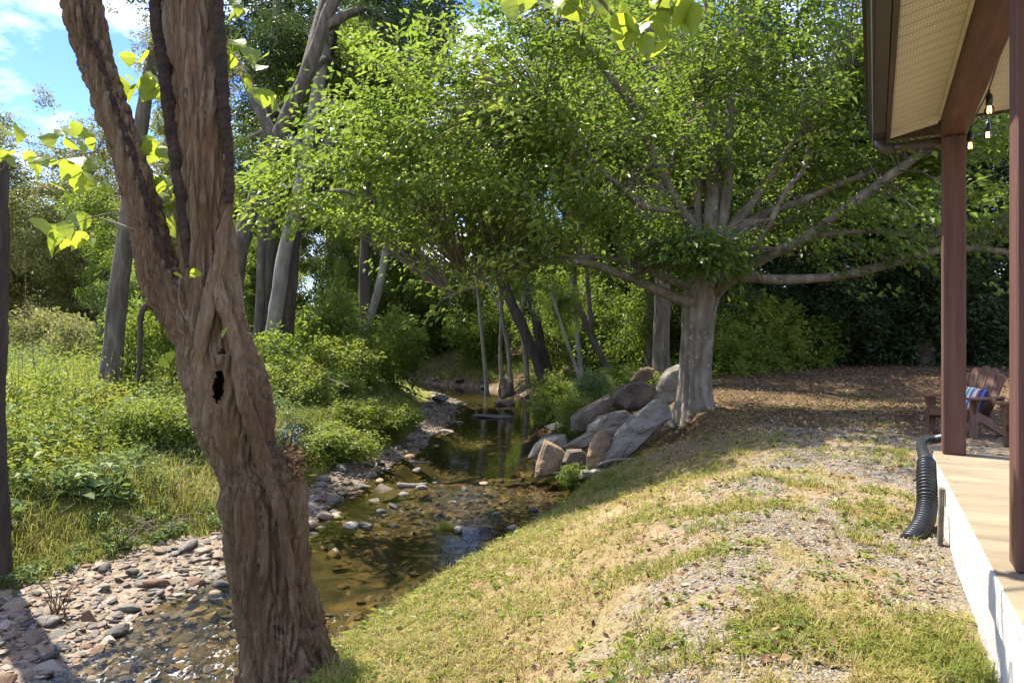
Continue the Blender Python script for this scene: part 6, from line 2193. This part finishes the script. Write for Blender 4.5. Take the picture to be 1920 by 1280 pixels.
random.seed(9)
L_ = [  # px, depth, radius, height, label, material
    (1078, 15.4, 0.5, 1.15, "pale green shrub beside the dark boulder at the right water's edge", 'weed'),
    (1112, 17.0, 0.6, 1.4, "cool green shrub behind the dark boulder on the right bank", 'weed_cool'),
    (1050, 19.0, 0.9, 1.4, "light green shrub below the leaning creekside trunks", 'weed'),
    (1180, 18.5, 1.0, 1.3, "scrubby shrub behind the boulder pile", 'wood_leaf'),
    (1090, 11.9, 0.40, 0.40, "dark green leafy plant at the foot of the ochre boulder", 'wood_leaf'),
    (1420, 21, 1.3, 2.3, "sunlit green shrub beyond the spreading tree on the slope", 'weed'),
    (1370, 20, 1.2, 1.7, "green shrub just right of the spreading tree's trunk", 'wood_leaf'),
    (1500, 22, 1.4, 2.0, "mid green shrub at the lit end of the dark trees", 'wood_leaf'),
    (560, 16.5, 1.0, 1.4, "yellow-green shrub below the pale barked tree", 'weed'),
    (640, 20.5, 1.3, 1.9, "leafy shrub around the foot of the snapped tree", 'weed'),
    (610, 22, 1.7, 3.4, "tall viny shrub behind the snapped tree", 'wood_leaf'),
    (480, 18.5, 1.3, 2.2, "viny green shrub under the leaning thick trunk", 'wood_leaf'),
    (720, 26, 1.7, 3.0, "green shrub at the bend on the left bank", 'wood_leaf'),
    (760, 50, 3.4, 6.0, "bright leafy sapling thicket straight across the bend", 'weed'),
    (840, 52, 3.6, 7.0, "bright green thicket behind the pale saplings across the bend", 'weed'),
    (690, 51, 2.6, 5.0, "shaded thicket left of the creek bend", 'wood_leaf'),
    (915, 44, 2.4, 4.0, "dark thicket under the saplings on the far right bank", 'wood_leaf'),
    (1140, 30, 2.2, 3.6, "thicket filling the far right bank behind the crooked tree", 'wood_leaf'),
    (1050, 40, 2.6, 4.4, "thicket behind the leaning creekside trunks", 'wood_leaf'),
    (1290, 25, 1.8, 2.6, "thicket behind the grey upright tree", 'wood_leaf'),
    (1000, 50, 3.0, 6.0, "tall dark thicket beyond the leaning trunks", 'wood_leaf'),
    (285, 15, 1.0, 2.6, "dark vine-draped shrub right of the slender grey tree", 'wood_leaf'),
    (250, 16.5, 0.8, 3.2, "dark leafy vine mound hugging the slender grey tree", 'dark_leaf'),
    (130, 12, 0.75, 1.3, "bushy weed clump in the left bank's tall growth", 'weed'),
    (60, 11, 0.7, 1.2, "bushy weed clump near the broken snag", 'weed'),
    (290, 10.5, 0.7, 0.9, "feathery grey-green bush on the left bank below the hanging dead branch", 'weed'),
    (640, 13.5, 0.8, 0.75, "fine-leaved lime bush leaning over the far gravel", 'weed'),
    (575, 12.9, 0.8, 0.75, "fine-leaved green bush right behind the hollow trunk", 'weed'),
    (710, 16.0, 0.85, 0.85, "fine-leaved yellow bush at the point of the left bank", 'weed'),
    (665, 15.2, 0.75, 0.75, "airy lime bush between the fine-leaved bushes on the bank", 'weed'),
    (745, 18.5, 0.75, 0.75, "small lime bush at the tip of the grassy point", 'weed'),
    (600, 18.5, 1.1, 1.1, "soft green bush behind the bank's lime bushes", 'weed'),
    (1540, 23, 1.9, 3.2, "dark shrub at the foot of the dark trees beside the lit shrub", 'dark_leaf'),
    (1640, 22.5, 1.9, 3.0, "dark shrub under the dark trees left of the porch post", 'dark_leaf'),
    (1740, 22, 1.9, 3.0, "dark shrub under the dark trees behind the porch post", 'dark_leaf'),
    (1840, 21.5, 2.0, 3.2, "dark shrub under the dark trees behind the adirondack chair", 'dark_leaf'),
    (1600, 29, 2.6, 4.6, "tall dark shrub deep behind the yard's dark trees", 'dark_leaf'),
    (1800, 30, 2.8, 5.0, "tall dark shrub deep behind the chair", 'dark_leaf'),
    (165, 24, 1.4, 2.4, "yellow-green bush on the sunny edge of the meadow", 'pale_leaf'),
    (90, 30, 1.8, 3.0, "pale bush out in the meadow", 'pale_leaf'),
]
for k, (px, dp, rd, hh, lb, mt) in enumerate(L_):
    shrub(px, 0, dp, rd, hh, lb, mt, k)

# grass tuft growing in the creek
c = P(838, 992, 9.25)
n = 260
mb = MB()
a = rng.uniform(0, 6.28, n)
r_ = 0.14 * np.sqrt(rng.random(n))
blades(mb, np.cos(a) * r_, np.sin(a) * r_ * 0.7, np.full(n, -0.03), 0.08 + 0.09 * rng.random(n), np.full(n, 0.008), rng.uniform(0.3, 1.2, n), np.clip(0.28 + rng.normal(size=n) * 0.12, 0, 1))
link("grass_tuft", mb.mesh("grass_tuft", False), M['grass'], None, (c[0], c[1], WATER), "small green grass tuft growing out of the creek", "grass tuft")

# white asters on the left bank behind the trunk's broken stub
c = P(546, 808, 12.0)
ast = thing("white_aster", (c[0], c[1], H1(c[0], c[1]) - 0.02), "white-flowered aster on the left bank beside the hollow trunk's broken stub", "flower plant")
hz = c[2] - H1(c[0], c[1])
mb = MB()
mf = MB()
ml_ = MB()
for k in range(90):
    e = np.array([rng.normal() * 0.17, rng.normal() * 0.12, hz + rng.normal() * 0.12])
    tube(mb, [(rng.normal() * 0.05, rng.normal() * 0.04, 0), e * np.array([0.5, 0.5, 0.6]), e], [0.004, 0.003, 0.0015], 3, 5)
    a = np.arange(7) * 6.283 / 7
    d = np.stack([np.cos(a), np.sin(a) * 0.7, np.full(7, 0.3) + np.sin(a) * 0.5], -1)
    v, q, t = leaf_quads(np.repeat(e[None], 7, 0), d, np.repeat(np.array([[0, -0.5, 1.0]]), 7, 0), 0.017, 0.008, 0.0)
    mf.add(v, q, None, t)
    nl_ = 9
    f = rng.random(nl_)[:, None]
    v, q, t = leaf_quads(e * f, rand_dirs(nl_), rand_dirs(nl_) + UP, 0.07, 0.02, 0.2, 0.4 + 0.2 * rng.random(nl_))
    ml_.add(v, q, None, t)
link("stems", mb.mesh("stems"), M['twig'], ast)
link("flowers", mf.mesh("flowers", False), M['flower'], ast, kind="stuff")
link("leaves", ml_.mesh("leaves", False), M['weed_cool'], ast, kind="stuff")

# dry stalks and bare stems standing out of the weeds
for k, (pp, dp, lb) in enumerate([
        ([(178, 940), (186, 860), (196, 780), (200, 700)], 8.6, "tall thin dry stalk rising from the near weeds"),
        ([(72, 760), (64, 680), (58, 620), (50, 560)], 12.0, "dry curved stalk with seed heads near the broken snag"),
        ([(42, 700), (44, 620), (48, 540), (46, 470)], 12.5, "tall dark dead stalk with curled leaves near the broken snag"),
        ([(620, 800), (618, 730), (612, 690)], 14.0, "short dark stalk in the lime bushes")]):
    p = np.array([P(x_, y_, dp) for x_, y_ in pp])
    p = np.vstack([[p[0][0], p[0][1], min(H1(p[0][0], p[0][1]), p[0][2] - 0.05)], p])
    st = thing("dry_stalk", p[0], lb, "stalk", "dry stalks in the weeds")
    mb = MB()
    tube(mb, p - p[0], np.linspace(0.008, 0.003, len(p)), 6, 24)
    link("stem", mb.mesh("stem"), M['twig'], st)
    mb = MB()
    n = 26
    f = rng.random(n)
    q0 = (p - p[0])[1:]
    pos = np.array([q0[min(int(u * (len(q0) - 1)), len(q0) - 2)] * (1 - (u * (len(q0) - 1)) % 1) + q0[min(int(u * (len(q0) - 1)) + 1, len(q0) - 1)] * ((u * (len(q0) - 1)) % 1) for u in f])
    v, q, t = leaf_quads(pos, rand_dirs(n) + np.array([0, 0, -0.5]), rand_dirs(n), 0.05, 0.018, 0.2, rng.random(n) * 0.6)
    mb.add(v, q, None, t)
    link("dry_leaves", mb.mesh("dry_leaves", False), M['litter'], st)

# dead brush on the left bank by the bar, thin bare arching stems
random.seed(21)
for k, (px, py, lb) in enumerate([(230, 1030, "tangle of thin bare twigs arching over the near left grass"), (110, 1160, "small dead reddish twig plant on the gravel bar"), (300, 1010, "thin bare twigs sprawling above the bar's edge"), (1010, 885, "bare twig tangle under the wedge boulder")]):
    g = G(px, py)
    t_ = thing("dead_twigs", g, lb, "twigs", "bare twigs")
    mb = MB()
    for j in range(13 if k != 1 else 18):
        a = random.uniform(0, 6.28)
        l = random.uniform(0.25, 0.75) if k != 1 else random.uniform(0.08, 0.22)
        e = np.array([math.cos(a) * l, math.sin(a) * l * 0.6, random.uniform(0.05, 0.25) + (0.1 if k == 1 else 0)])
        m = e * 0.5 + np.array([0, 0, random.uniform(0.08, 0.2)]) * l * 2
        tube(mb, [np.array([random.uniform(-0.1, 0.1), 0, -0.02]), m, e], [0.005, 0.004, 0.002], 4, 10)
    link("twigs", mb.mesh("twigs"), M['litter'] if k == 1 else M['twig'], t_)
